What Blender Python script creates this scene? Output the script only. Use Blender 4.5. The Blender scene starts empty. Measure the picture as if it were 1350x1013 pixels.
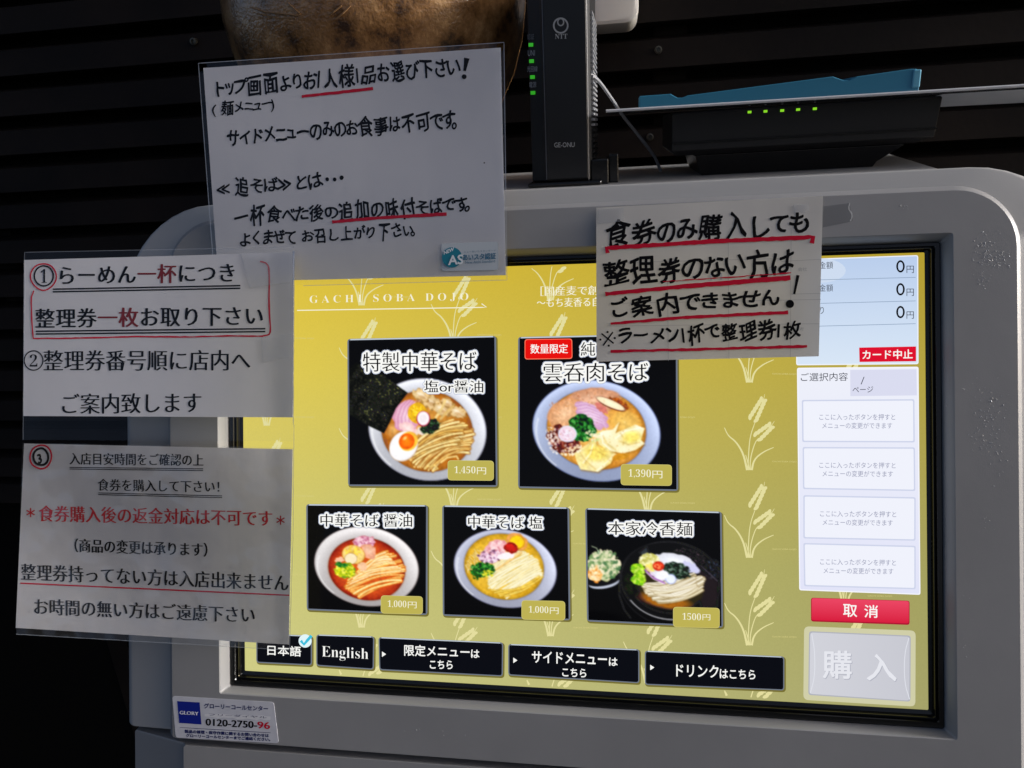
import bpy, math, random
import numpy as np
from mathutils import Vector, Matrix
random.seed(7)
SC = bpy.context.scene
COL = SC.collection

# ------------------------------------------------------------------ camera, sky, sun, exposure
TILT = math.radians(19.5)                     # the touch screen leans back by this much
FPX = 960.0
CAM = np.array([0.0464, -0.5068, 0.0640])     # camera in the machine's own frame (x right, y into the machine, z up the screen)
YAW, PITCH, ROLL = 0.1562, 0.0017, 0.0076
def rot(a, b, c):
    ca, sa, cb, sb, cc, sc = math.cos(a), math.sin(a), math.cos(b), math.sin(b), math.cos(c), math.sin(c)
    Rz = np.array([[ca, -sa, 0], [sa, ca, 0], [0, 0, 1]]); Rx = np.array([[1, 0, 0], [0, cb, -sb], [0, sb, cb]])
    Ry = np.array([[cc, 0, sc], [0, 1, 0], [-sc, 0, cc]])
    return Rz @ Rx @ Ry
RC = rot(YAW, PITCH, ROLL)
ct, st = math.cos(TILT), math.sin(TILT)
WT = np.array([[1, 0, 0], [0, ct, st], [0, -st, ct]])   # machine frame -> world
LIFT = np.array([0, 0, 1.25])
def W(p): return np.asarray(p) @ WT.T + LIFT
CAMW, RW = W(CAM), WT @ RC
cam = bpy.data.objects.new('camera', bpy.data.cameras.new('camera')); COL.objects.link(cam)
cam.data.sensor_width = 36; cam.data.lens = 36 * FPX / 1350; cam.data.clip_start = 0.02; cam.data.clip_end = 200
m4 = Matrix.Identity(4)
for i in range(3):
    m4[i][0], m4[i][1], m4[i][2], m4[i][3] = RW[i, 0], RW[i, 2], -RW[i, 1], CAMW[i]
cam.matrix_world = m4
SC.camera = cam
SUN_ELEV, SUN_AZ = math.radians(16), math.radians(87)   # azimuth clockwise from +y (behind the wall)
wd = bpy.data.worlds.new("World"); SC.world = wd; wd.use_nodes = True
nt = wd.node_tree; bg = nt.nodes['Background']; sky = nt.nodes.new('ShaderNodeTexSky')
sky.sky_type = 'NISHITA'; sky.sun_disc = False; sky.sun_elevation = SUN_ELEV; sky.sun_rotation = SUN_AZ
nt.links.new(sky.outputs[0], bg.inputs[0]); sky.air_density = .5; sky.dust_density = 5; sky.ozone_density = .4; bg.inputs[1].default_value = 0.15
sl = bpy.data.lights.new('sun', 'SUN'); sl.energy = 4.2; sl.angle = math.radians(9); sl.color = (.96, .97, 1)
sun = bpy.data.objects.new('sun', sl); COL.objects.link(sun)
sd = Vector((math.sin(SUN_AZ) * math.cos(SUN_ELEV), math.cos(SUN_AZ) * math.cos(SUN_ELEV), math.sin(SUN_ELEV)))
sun.rotation_euler = sd.to_track_quat('Z', 'Y').to_euler(); sun.location = (2, -1, 4)
SC.view_settings.view_transform = 'Standard'; SC.view_settings.look = 'None'
SC.view_settings.exposure = 0.0; SC.view_settings.gamma = 1.0
SC.cycles.use_denoising = True
SC.cycles.max_bounces = 8; SC.cycles.transparent_max_bounces = 24

# ------------------------------------------------------------------ helpers
def s2l(c): return c / 12.92 if c <= .04045 else ((c + .055) / 1.055) ** 2.4
def rgb(r, g, b): return (s2l(r / 255), s2l(g / 255), s2l(b / 255), 1)
def ray(u, v):
    return RC @ np.array([(u - 675) / FPX, 1, (506.5 - v) / FPX])
def MP(u, v, y):                               # photo point -> machine-frame point on the plane at depth y
    d = ray(u, v); return CAM + d * ((y - CAM[1]) / d[1])
def WP(u, v, yw):                              # photo point -> world point on the upright plane y = yw
    d = WT @ ray(u, v); return CAMW + d * ((yw - CAMW[1]) / d[1])
class Plane:                                   # a sheet parallel to the screen, at depth y, with its own bulge
    def __init__(s, y, bulge=None): s.y = y; s.b = bulge; s.k = .4 if bulge else 1
    def __call__(s, u, v, lift=0):
        p = MP(u, v, s.y)
        for _ in range(4 if s.b else 0): p = MP(u, v, s.y + s.b(p[0], p[2]))
        return W([p[0], p[1] - lift * s.k, p[2]])
def empty(name, loc, label=None, cat=None, group=None, kind=None):
    o = bpy.data.objects.new(name, None); COL.objects.link(o); o.location = loc; o.empty_display_size = .02
    tag(o, label, cat, group, kind); return o
def tag(o, label=None, cat=None, group=None, kind=None):
    for k, v in (('label', label), ('category', cat), ('group', group), ('kind', kind)):
        if v: o[k] = v
    return o
def origin(parent):
    v = Vector((0, 0, 0)); p = parent
    while p: v += p.location; p = p.parent
    return np.array(v)
class MB:
    def __init__(s): s.v = []; s.f = []
    def add(s, vs, fs):
        n = len(s.v); s.v += [tuple(float(c) for c in p) for p in vs]; s.f += [tuple(i + n for i in f) for f in fs]; return s
    def box(s, lo, hi, fn=None):
        x0, y0, z0 = lo; x1, y1, z1 = hi
        v = [(x0, y0, z0), (x1, y0, z0), (x1, y1, z0), (x0, y1, z0), (x0, y0, z1), (x1, y0, z1), (x1, y1, z1), (x0, y1, z1)]
        if fn: v = [fn(p) for p in v]
        return s.add(v, [(0, 3, 2, 1), (4, 5, 6, 7), (0, 1, 5, 4), (1, 2, 6, 5), (2, 3, 7, 6), (3, 0, 4, 7)])
    def loft(s, rings, cap0=False, cap1=False, closed=True):
        n = len(rings[0]); vs = [p for r in rings for p in r]; fs = []
        for k in range(len(rings) - 1):
            for i in range(n if closed else n - 1):
                j = (i + 1) % n; fs.append((k * n + i, k * n + j, (k + 1) * n + j, (k + 1) * n + i))
        if cap0: fs.append(tuple(range(n))[::-1])
        if cap1: fs.append(tuple(range((len(rings) - 1) * n, len(rings) * n)))
        return s.add(vs, fs)
    def tube(s, pts, r, n=8):
        pts = [np.asarray(p, float) for p in pts]; rings = []
        for i, p in enumerate(pts):
            d = pts[min(i + 1, len(pts) - 1)] - pts[max(i - 1, 0)]; d /= np.linalg.norm(d)
            a = np.cross(d, (0.1, 0.3, 1)); a /= np.linalg.norm(a); b = np.cross(d, a)
            rr = r[i] if hasattr(r, '__len__') else r
            rings.append([p + rr * (math.cos(t) * a + math.sin(t) * b) for t in [2 * math.pi * k / n for k in range(n)]])
        return s.loft(rings, True, True)
    def build(s, name, mat, parent=None, smooth=False, bevel=0, weld=False):
        me = bpy.data.meshes.new(name); o = origin(parent)
        me.from_pydata([tuple(np.array(p) - o) for p in s.v], [], s.f); me.materials.append(mat); me.update()
        if smooth: me.polygons.foreach_set('use_smooth', [True] * len(me.polygons))
        ob = bpy.data.objects.new(name, me); COL.objects.link(ob); ob.parent = parent
        if bevel:
            b = ob.modifiers.new('b', 'BEVEL'); b.width = bevel; b.segments = 3; b.limit_method = 'ANGLE'; b.angle_limit = math.radians(40)
        if smooth:
            try: me.set_sharp_from_angle(angle=math.radians(24))
            except Exception: pass
        return ob
# ------------------------------------------------------------------ materials
def mat(name, col, rough=.5, spec=.5, metal=0, bump=None, noise=None, coat=0, emis=None, estr=1, coatr=.1):
    m = bpy.data.materials.new(name); m.use_nodes = True; n = m.node_tree.nodes; L = m.node_tree.links
    b = n['Principled BSDF']; b.inputs['Base Color'].default_value = col; b.inputs['Roughness'].default_value = rough
    b.inputs['Specular IOR Level'].default_value = spec; b.inputs['Metallic'].default_value = metal
    b.inputs['Coat Weight'].default_value = coat; b.inputs['Coat Roughness'].default_value = coatr
    tc = n.new('ShaderNodeTexCoord')
    if noise:                                    # (scale, second colour, lo, hi)
        nz = n.new('ShaderNodeTexNoise'); nz.inputs['Scale'].default_value = noise[0]; nz.inputs['Detail'].default_value = 6
        L.new(tc.outputs['Object'], nz.inputs['Vector'])
        r = n.new('ShaderNodeValToRGB'); r.color_ramp.elements[0].position = noise[2]; r.color_ramp.elements[1].position = noise[3]
        r.color_ramp.elements[0].color = col; r.color_ramp.elements[1].color = noise[1]
        L.new(nz.outputs['Fac'], r.inputs['Fac']); L.new(r.outputs['Color'], b.inputs['Base Color'])
    if bump:                                     # list of (scale, strength, distance)
        last = None
        for sc_, stg, dist in bump:
            nz = n.new('ShaderNodeTexNoise'); nz.inputs['Scale'].default_value = sc_; nz.inputs['Detail'].default_value = 3
            L.new(tc.outputs['Object'], nz.inputs['Vector'])
            bp = n.new('ShaderNodeBump'); bp.inputs['Strength'].default_value = stg; bp.inputs['Distance'].default_value = dist
            L.new(nz.outputs['Fac'], bp.inputs['Height'])
            if last: L.new(last.outputs[0], bp.inputs['Normal'])
            last = bp
        L.new(last.outputs[0], b.inputs['Normal'])
        if coat: L.new(last.outputs[0], b.inputs['Coat Normal'])
    if emis:
        b.inputs['Emission Color'].default_value = emis; b.inputs['Emission Strength'].default_value = estr
    return m
_sm = {}
def scr(r, g, b, k=1.0):                         # a colour shown by the display: light from behind glossy glass
    key = (r, g, b, k)
    if key not in _sm:
        _sm[key] = mat('display_%d_%d_%d' % (r, g, b), (0.004, 0.004, 0.004, 1), .12, .08, emis=rgb(r, g, b), estr=k)
    return _sm[key]
_ink = {}
def ink(r, g, b):
    if (r, g, b) not in _ink: _ink[(r, g, b)] = mat('ink', rgb(r, g, b), .8, .08)
    return _ink[(r, g, b)]
def film(name, op=.06, rough=.12, tint=(1, 1, 1, 1), bumps=((9, .5, .004),), haze=0.0, hcol=(.8, .8, .8, 1)):
    m = bpy.data.materials.new(name); m.use_nodes = True; n = m.node_tree.nodes; L = m.node_tree.links; n.remove(n['Principled BSDF'])
    out = n['Material Output']; t = n.new('ShaderNodeBsdfTransparent'); t.inputs[0].default_value = tint
    g = n.new('ShaderNodeBsdfGlossy'); g.inputs['Roughness'].default_value = rough
    d = n.new('ShaderNodeBsdfDiffuse'); d.inputs[0].default_value = hcol
    tc = n.new('ShaderNodeTexCoord'); last = None
    for sc_, stg, dist in bumps:
        nz = n.new('ShaderNodeTexNoise'); nz.inputs['Scale'].default_value = sc_; nz.inputs['Detail'].default_value = 2
        L.new(tc.outputs['Object'], nz.inputs['Vector']); bp = n.new('ShaderNodeBump')
        bp.inputs['Strength'].default_value = stg; bp.inputs['Distance'].default_value = dist; L.new(nz.outputs['Fac'], bp.inputs['Height'])
        if last: L.new(last.outputs[0], bp.inputs['Normal'])
        last = bp
    fr = n.new('ShaderNodeLayerWeight'); fr.inputs[0].default_value = .5
    L.new(last.outputs[0], g.inputs['Normal']); pw = n.new('ShaderNodeMath'); pw.operation = 'POWER'; pw.inputs[1].default_value = 4; L.new(fr.outputs['Facing'], pw.inputs[0])
    ad = n.new('ShaderNodeMath'); ad.operation = 'MULTIPLY_ADD'; ad.inputs[1].default_value = .7; ad.inputs[2].default_value = op; L.new(pw.outputs[0], ad.inputs[0])
    mx0 = n.new('ShaderNodeMixShader'); mx0.inputs[0].default_value = haze; L.new(t.outputs[0], mx0.inputs[1]); L.new(d.outputs[0], mx0.inputs[2])
    mx = n.new('ShaderNodeMixShader'); L.new(ad.outputs[0], mx.inputs[0]); L.new(mx0.outputs[0], mx.inputs[1]); L.new(g.outputs[0], mx.inputs[2])
    L.new(mx.outputs[0], out.inputs[0]); return m
def paper_mat(name, col, trans=.3, bump=((14, .25, .004), (900, .1, .0002))):
    m = mat(name, col, .55, .3, bump=bump); n = m.node_tree.nodes; L = m.node_tree.links
    b = n['Principled BSDF']; t = n.new('ShaderNodeBsdfTranslucent'); t.inputs[0].default_value = col
    mx = n.new('ShaderNodeMixShader'); mx.inputs[0].default_value = trans
    L.new(b.outputs[0], mx.inputs[1]); L.new(t.outputs[0], mx.inputs[2]); L.new(mx.outputs[0], n['Material Output'].inputs[0]); return m
M_case = mat('pale_grey_plastic', rgb(150, 150, 151), .42, .45, bump=[(1600, .12, .0003), (60, .05, .002)], noise=(9, rgb(137, 137, 138), .3, .8))
M_case2 = mat('pale_grey_side_plastic', rgb(166, 166, 166), .42, .45, bump=[(1600, .12, .0003)])  # same casing plastic, colour raised to make up for weak light from the left
M_black = mat('black_gloss_plastic', rgb(14, 14, 15), .25, .5, bump=[(300, .05, .0005)])
M_blackm = mat('black_matt_plastic', rgb(20, 20, 22), .5, .4, bump=[(900, .15, .0003)])
M_glass = mat('dark_glass', rgb(6, 6, 7), .08, .5)
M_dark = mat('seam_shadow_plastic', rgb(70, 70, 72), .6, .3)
M_board = mat('black_stained_timber', rgb(19, 16, 16), .7, .15, noise=(6, rgb(33, 27, 24), .4, .75), bump=[(120, .3, .001)])
M_void = mat('black_backing', rgb(9, 9, 9), .9, .1)
M_paper = paper_mat('white_paper', rgb(225, 226, 232))
M_paper2 = paper_mat('white_paper_creased', rgb(222, 221, 222), bump=((6, .5, .01), (40, .3, .002)))
M_film = film('laminate_film', .04, .2, bumps=((7, .8, .02),))
M_filmw = film('wrinkled_film', .08, .24, bumps=((22, 1, .03), (7, 1, .05)), haze=.02)
M_tape = film('clear_tape', .06, .25, haze=.14)
RED = ink(196, 22, 52); BLK = ink(12, 12, 16); DRED = ink(120, 40, 48); NAVY = ink(38, 44, 96)

# ------------------------------------------------------------------ lettering from the font's own outlines
_tc = {}
def glyphs(s, off=0.0, res=3):
    key = (s, off)
    if key not in _tc:
        c = bpy.data.curves.new('t', 'FONT'); c.body = s; c.offset = off; c.resolution_u = res
        o = bpy.data.objects.new('t', c); COL.objects.link(o)
        me = bpy.data.meshes.new_from_object(o.evaluated_get(bpy.context.evaluated_depsgraph_get()))
        v = np.zeros(len(me.vertices) * 3); me.vertices.foreach_get('co', v); v = v.reshape(-1, 3)[:, :2].copy()
        f = [tuple(p.vertices) for p in me.polygons]
        bpy.data.objects.remove(o); bpy.data.meshes.remove(me); bpy.data.curves.remove(c)
        _tc[key] = (v, f)
    return _tc[key]
def serif(s):
    o = ''
    for ch in s:
        if 'A' <= ch <= 'Z': o += chr(0x1D400 + ord(ch) - 65)
        elif 'a' <= ch <= 'z': o += chr(0x1D41A + ord(ch) - 97)
        elif '0' <= ch <= '9': o += chr(0x1D7CE + ord(ch) - 48)
        else: o += ch
    return o
def emit(mb, plane, P, F, lift):
    mb.add([plane(x, y, lift) for x, y in P], F)
def text(pl, s, x0, y0, x1, y1, h, m, par, off=0.0, lift=.0003, copies=((0, 0),), name='lettering', mb=None):
    """printed line: its ink fills the box whose foot runs (x0,y0)-(x1,y1) and that is h photo pixels tall"""
    v, f = glyphs(s, off); lo, hi = v.min(0), v.max(0); t = (v - lo) / (hi - lo)
    own = mb is None; mb = mb or MB()
    for k, (dx, dy) in enumerate(copies):
        P = np.stack([x0 + (x1 - x0) * t[:, 0] + dx, y0 + (y1 - y0) * t[:, 0] - h * t[:, 1] + dy], 1)
        emit(mb, pl, P, f, lift + k * 4e-6)
    return mb.build(name, m, par) if own else mb
MIN = lambda w: tuple((d * w, 0) for d in (-.5, -.17, .17, .5))
def ringd(r, n=12): return tuple((r * math.cos(2 * math.pi * k / n), r * math.sin(2 * math.pi * k / n)) for k in range(n)) + ((0, 0),)
def kana(c): return '\u3040' <= c <= '\u30ff'
def hand(pl, s, x0, y0, x1, y1, h, m, par, weight=.6, lift=.0003, slope=.10, name='handwriting', seed=1):
    """hand-written line: every character placed, sized, leaned and bent on its own"""
    rd = random.Random(seed * 31 + len(s)); small = 'っゃゅょッャュョ'
    adv = [(.38 if c in '1・ ' else .5 if c in small + '。()' else .78 if kana(c) and c not in 'ー' else 1.0) for c in s]
    tot = sum(adv); unit = (x1 - x0) / tot; mb = MB(); x = 0
    for c, a in zip(s, adv):
        if c != ' ':
            v, f = glyphs(c, 0.0)
            sx = unit * (.94 if a == 1 else .92) * rd.uniform(.86, 1.08); sy = h * rd.uniform(.84, 1.1) * (.86 if kana(c) else 1.02)
            if c in small: sx *= .95
            if c == '1': sx *= .8
            q = v - np.array([.5 if a > .4 else .3, .38]); an = math.radians(rd.uniform(-6, 6)); sh = rd.uniform(-.2, .08); bl = rd.uniform(-.05, .05) * h
            ph = rd.uniform(0, 6)
            qx = q[:, 0] * math.cos(an) - q[:, 1] * math.sin(an) + sh * q[:, 1] + .034 * np.sin(q[:, 1] * 7 + ph)
            qy = q[:, 0] * math.sin(an) + q[:, 1] * math.cos(an) + slope * q[:, 0] + .04 * np.sin(q[:, 0] * 6 + ph * 2)
            cx = x0 + unit * (x + a / 2); cy = y0 + (y1 - y0) * (x + a / 2) / tot - h * .45 + bl
            for k, (dx, dy) in enumerate(ringd(weight, 6) if weight else ((0, 0),)):
                emit(mb, pl, np.stack([cx + qx * sx + dx, cy - qy * sy * 1.0 + dy], 1), f, lift + k * 4e-6)
        x += a
    return mb.build(name, m, par)
def resample(pts, step=6):
    out = [pts[0]]
    for a, b in zip(pts, pts[1:]):
        n = max(1, int(math.hypot(b[0] - a[0], b[1] - a[1]) / step))
        out += [(a[0] + (b[0] - a[0]) * k / n, a[1] + (b[1] - a[1]) * k / n) for k in range(1, n + 1)]
    return out
def smooth(pts, it=2):
    for _ in range(it):
        q = [pts[0]]
        for a, b in zip(pts, pts[1:]):
            q += [(a[0] * .75 + b[0] * .25, a[1] * .75 + b[1] * .25), (a[0] * .25 + b[0] * .75, a[1] * .25 + b[1] * .75)]
        pts = q + [pts[-1]]
    return pts
def stroke(pl, pts, w, m, par, lift=.00035, name='underline', wob=0.0, mb=None, seed=0):
    rd = random.Random(seed); pts = resample(pts); own = mb is None; mb = mb or MB(); A = []; n = len(pts)
    for i, p in enumerate(pts):
        q0, q1 = pts[max(0, i - 1)], pts[min(n - 1, i + 1)]; dx, dy = q1[0] - q0[0], q1[1] - q0[1]; l = math.hypot(dx, dy) or 1
        ww = (w if not hasattr(w, '__len__') else w[0] + (w[1] - w[0]) * i / (n - 1)) / 2
        a, b = ww + rd.uniform(-wob, wob), ww + rd.uniform(-wob, wob)
        A += [pl(p[0] + dy / l * a, p[1] - dx / l * a, lift), pl(p[0] - dy / l * b, p[1] + dx / l * b, lift)]
    mb.add(A, [(2 * i, 2 * i + 1, 2 * i + 3, 2 * i + 2) for i in range(n - 1)])
    return mb.build(name, m, par) if own else mb
def rounded(c, r, n=5):
    """photo quad tl,tr,br,bl -> outline with rounded corners"""
    out = []
    for i in range(4):
        p, a, b = np.array(c[i], float), np.array(c[i - 1], float), np.array(c[(i + 1) % 4], float)
        if r <= 0: out.append(tuple(p)); continue
        ua = (a - p) / np.linalg.norm(a - p); ub = (b - p) / np.linalg.norm(b - p)
        for k in range(n + 1):
            t = k / n; q0 = p + ua * r; q1 = p + ub * r
            out.append(tuple((1 - t) ** 2 * q0 + 2 * t * (1 - t) * p + t * t * q1))
    return out
def quad(pl, c, m, par, lift, name, r=0, thick=0):
    o = rounded(c, r); n = len(o); mb = MB(); top = [pl(x, y, lift) for x, y in o]
    if thick:
        mb.add(top + [pl(x, y, lift - thick) for x, y in o], [tuple(range(n))[::-1]] + [(i, (i + 1) % n, n + (i + 1) % n, n + i) for i in range(n)])
    else: mb.add(top, [tuple(range(n))[::-1]])
    return mb.build(name, m, par)
def frame(pl, c, w, m, par, lift, name, r=0):
    o = rounded(c, r); cx = sum(p[0] for p in o) / len(o); cy = sum(p[1] for p in o) / len(o); n = len(o)
    hx = max(abs(p[0] - cx) for p in o); hy = max(abs(p[1] - cy) for p in o)
    i_ = [(cx + (x - cx) * (1 - w / hx), cy + (y - cy) * (1 - w / hy)) for x, y in o]
    mb = MB().add([pl(x, y, lift) for x, y in o] + [pl(x, y, lift) for x, y in i_], [(i, n + i, n + (i + 1) % n, (i + 1) % n) for i in range(n)])
    return mb.build(name, m, par)
def sheet(pl, c, m, par, lift, name, nu=40, nv=28, thick=.0003, r=0):
    """a sheet of paper over a photo quad, gridded so it can bulge, with real thickness"""
    V = []; F = []
    for k in (0, 1):
        for j in range(nv + 1):
            for i in range(nu + 1):
                a, b = i / nu, j / nv
                x = (c[0][0] * (1 - a) + c[1][0] * a) * (1 - b) + (c[3][0] * (1 - a) + c[2][0] * a) * b
                y = (c[0][1] * (1 - a) + c[1][1] * a) * (1 - b) + (c[3][1] * (1 - a) + c[2][1] * a) * b
                V.append(pl(x, y, lift - k * thick))
    N = (nu + 1) * (nv + 1); g = lambda i, j, k: k * N + j * (nu + 1) + i
    ks = (0,) if thick == 0 else (0, 1)
    if thick == 0: V = V[:N]
    for j in range(nv):
        for i in range(nu):
            if r:
                dx = min(i, nu - 1 - i); dy = min(j, nv - 1 - j)
                if dx == 0 and dy == 0: continue
            F.append((g(i, j, 0), g(i, j + 1, 0), g(i + 1, j + 1, 0), g(i + 1, j, 0)))
            if thick: F.append((g(i, j, 1), g(i + 1, j, 1), g(i + 1, j + 1, 1), g(i, j + 1, 1)))
    if thick:
        for i in range(nu):
            F += [(g(i, 0, 0), g(i + 1, 0, 0), g(i + 1, 0, 1), g(i, 0, 1)), (g(i, nv, 0), g(i, nv, 1), g(i + 1, nv, 1), g(i + 1, nv, 0))]
        for j in range(nv):
            F += [(g(0, j, 0), g(0, j, 1), g(0, j + 1, 1), g(0, j + 1, 0)), (g(nu, j, 0), g(nu, j + 1, 0), g(nu, j + 1, 1), g(nu, j, 1))]
    return MB().add(V, F).build(name, m, par, smooth=True)
def ring_shape(pl, cx, cy, rx, ry, w, m, par, lift, name='circle', wob=0, seed=0):
    rd = random.Random(seed); k1, k2 = rd.uniform(0, 6), rd.uniform(0, 6)
    pts = [(cx + (rx + wob * math.sin(2 * t + k1)) * math.cos(t), cy + (ry + wob * math.sin(3 * t + k2)) * math.sin(t)) for t in [2 * math.pi * k / 32 for k in range(33)]]
    mb = MB(); A = []
    for (x, y) in pts:
        l = math.hypot(x - cx, y - cy); a, b = 1 + w / 2 / l, 1 - w / 2 / l
        A += [pl(cx + (x - cx) * a, cy + (y - cy) * a, lift), pl(cx + (x - cx) * b, cy + (y - cy) * b, lift)]
    mb.add(A, [(2 * i, 2 * i + 1, 2 * i + 3, 2 * i + 2) for i in range(32)]); return mb.build(name, m, par)
def disc(pl, cx, cy, rx, ry, m, par, lift, name, n=24):
    return MB().add([pl(cx + rx * math.cos(t), cy + ry * math.sin(t), lift) for t in [2 * math.pi * k / n for k in range(n)]], [tuple(range(n))]).build(name, m, par)

# ------------------------------------------------------------------ wall of dark boards
YWALL = W(MP(675, 200, 0))[1] + .44
wall = empty('slatted_wall', (0, YWALL, 0), 'black stained horizontal board wall running behind the whole ticket machine', 'wall')
MB().box((-2.5, YWALL + .03, 0), (2.5, YWALL + .05, 2.6)).build('backing', M_void, wall)
zt = WP(150, 52, YWALL)[2]; zb = WP(150, 213, YWALL)[2]; pitch = (zt - zb) / 3
for k in range(-9, 14):
    z = zt - k * pitch; hb = pitch * .70; j = random.uniform(-.001, .001); x0 = -2.4
    pr = [(YWALL + .002, z - hb), (YWALL - .004 + j, z - hb + .002), (YWALL + .002 + j, z - .0015), (YWALL + .006, z), (YWALL + .028, z + .004), (YWALL + .028, z - hb)]
    MB().loft([[(x, y, zz) for y, zz in pr] for x in (x0, 0, 2.4)], True, True).build('board', M_board, wall)
for u, v in ((255, 55), (868, 66), (857, 181), (771 + 200, 250)):
    p = WP(u, v, YWALL - .003)
    MB().loft([[(p[0] + r * math.cos(t), p[1] + dy, p[2] + r * math.sin(t)) for t in [k * math.pi / 6 for k in range(12)]] for r, dy in ((.0045, .006), (.0045, -.0012), (.0028, -.0016), (.0022, .0006))], False, True).build('screw', mat('screw_steel', rgb(90, 88, 80), .4, .5, .8), wall)
for x in (-.9, WP(885, 100, YWALL)[0], .95):
    MB().box((x - .02, YWALL + .0285, .2), (x + .02, YWALL + .0295, 2.5)).build('post', M_board, wall)

# ------------------------------------------------------------------ ticket machine
YF = -.010
base = W([0, 0.02, -.30])
machine = empty('ticket_machine', base, 'pale grey ticket vending machine with a large lit touch screen showing ramen dishes', 'ticket machine')
def rr(x0, x1, z0, z1, r, rb, y, n=10):
    P = []
    for cx, cz, a0, q in ((x1 - r, z1 - r, 0, r), (x0 + r, z1 - r, 90, r), (x0 + rb, z0 + rb, 180, rb), (x1 - rb, z0 + rb, 270, rb)):
        P += [(cx + q * math.cos(math.radians(a0 + 90 * k / n)), y, cz + q * math.sin(math.radians(a0 + 90 * k / n))) for k in range(n + 1)]
    return P
ox0, ox1 = MP(288, 600, YF)[0], MP(1258, 600, YF)[0]; oz1, oz0 = MP(1255, 308, YF)[2], MP(1260, 975, YF)[2]
ix0, ix1 = MP(303, 600, 0)[0], MP(1241, 600, 0)[0]; iz1, iz0 = MP(1240, 320, 0)[2], MP(1243, 960, 0)[2]
fx0, fx1 = MP(225, 600, YF)[0], MP(1343, 600, YF)[0]; fz1 = MP(1085, 259, YF)[2]; fz0 = MP(600, 1000, YF)[2]
sx0, sx1 = MP(171, 600, .012)[0], fx1 + .055; sz1 = MP(1100, 231, .012)[2]
Rw = lambda ring: [W(p) for p in ring]
MB().loft([Rw(r) for r in (
    rr(ix0, ix1, iz0, iz1, .0015, .0015, .004), rr(ix0, ix1, iz0, iz1, .0015, .0015, -.0005), rr(ox0, ox1, oz0, oz1, .0015, .0015, YF + .0006), rr(ox0 - .0006, ox1 + .0006, oz0 - .0006, oz1 + .0006, .002, .002, YF),
    rr(fx0, fx1, fz0, fz1, .036, .002, YF), rr(fx0 - .0007, fx1 + .0007, fz0, fz1 + .0007, .0367, .002, YF + .0004), rr(fx0 - .0036, fx1 + .0036, fz0, fz1 + .0036, .0396, .002, YF + .0030))]
    ).build('front_panel', M_case, machine, smooth=True)
sh = [rr(fx0 - .0036, fx1 + .0036, fz0, fz1 + .0036, .0396, .002, YF + .0030), rr(fx0 - .0040, fx1 + .0040, fz0, fz1 + .0040, .04, .002, YF + .0105)]
def shell_ring(e, y): return rr(fx0 - .004 + (sx0 - fx0 + .004) * e, fx1 + .004 + (sx1 - fx1 - .004) * e, fz0, fz1 + .004 + (sz1 - fz1 - .004) * e, .04 + .034 * e, .002, y, 14 if False else 10)
sh += [shell_ring(.06, YF + .0118), shell_ring(.80, YF + .0125)]
for k in range(1, 8):
    a = math.radians(90 * k / 7); sh.append(shell_ring(.80 + .20 * math.sin(a), YF + .0125 + (1 - math.cos(a)) * .012))
sh.append(rr(sx0, sx1, fz0, sz1 - .03, .074, .002, .16))
MB().loft([Rw(r) for r in sh], False, True).build('side_shell', M_case2, machine, smooth=True)
# level top cover behind the sloping front
zc = W(MP(1000, 240, .02))[2]; p0 = W([0, .035, sz1])
xl = MP(300, 400, .05)[0]; yb = p0[1] + .26; xr, xrb = WP(1258, 221, p0[1] - .012)[0], WP(1172, 208, yb)[0]
top = [(xl + .03, p0[1] - .012), (xr, p0[1] - .012), (xrb, yb), (xl + .015, yb), (xl, p0[1] + .02)]
MB().loft([[(x, y, z) for x, y in top] for z in (zc - .2, zc - .004, )] + [[(x * .995, y, zc) for x, y in top]], False, True).build('top_cover', M_case2, machine, bevel=.002)
# lower unit under the seam
gz = fz0 - .0055
MB().loft([Rw(r) for r in (rr(fx0, fx1, fz0 - .012, fz0 + .002, .001, .001, .012), rr(sx0 + .01, sx1, fz0 - .012, fz0 + .002, .001, .001, .05))], True, True).build('seam_shade_strip', M_dark, machine)  # dark grey paints the shade in the gap between the two units
lx0 = MP(242, 990, YF)[0]; lsx = MP(187, 975, .02)[0]
MB().loft([Rw(r) for r in (rr(lx0, fx1 + .002, gz - .25, gz, .002, .01, YF), rr(lx0 - .001, fx1 + .003, gz - .25, gz, .002, .01, YF + .001), rr(lx0 - .003, fx1 + .004, gz - .25, gz, .002, .01, YF + .004),
    rr(lsx + .003, sx1 - .003, gz - .25, gz, .002, .01, .008), rr(lsx, sx1, gz - .25, gz, .002, .01, .02), rr(lsx, sx1, gz - .25, gz, .002, .01, .2))], True, True).build('lower_panel', M_case, machine, smooth=True)
# black display frame: outer lip, groove, inner lip
gx0, gx1 = MP(321, 600, .003)[0], MP(1221, 600, .003)[0]; gz1 = MP(1219, 333, .003)[2]; gz0_ = MP(1222, 936, .003)[2]
def inset(t, y): return rr(ix0 + (gx0 - ix0) * t, ix1 + (gx1 - ix1) * t, iz0 + (gz0_ - iz0) * t, iz1 + (gz1 - iz1) * t, .001, .001, y, 2)
MB().loft([Rw(inset(t, y)) for t, y in ((0.0, .0005), (.02, -.0012), (.08, -.0016), (.40, -.0016), (.44, -.0008), (.46, .0016), (.60, .0016), (.62, .0004), (.70, .0002), (.74, .0022), (1.0, .0027))]).build('display_frame', M_black, machine)
MB().loft([Rw(inset(t, y)) for t, y in ((.615, -.0001), (.63, -.0006), (.665, -.0006), (.68, -.0001))]).build('frame_glint', mat('frame_glint_metal', rgb(90, 86, 70), .25, .5, .9), machine)  # thin bright ring stands in for the glint inside the black frame

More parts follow.
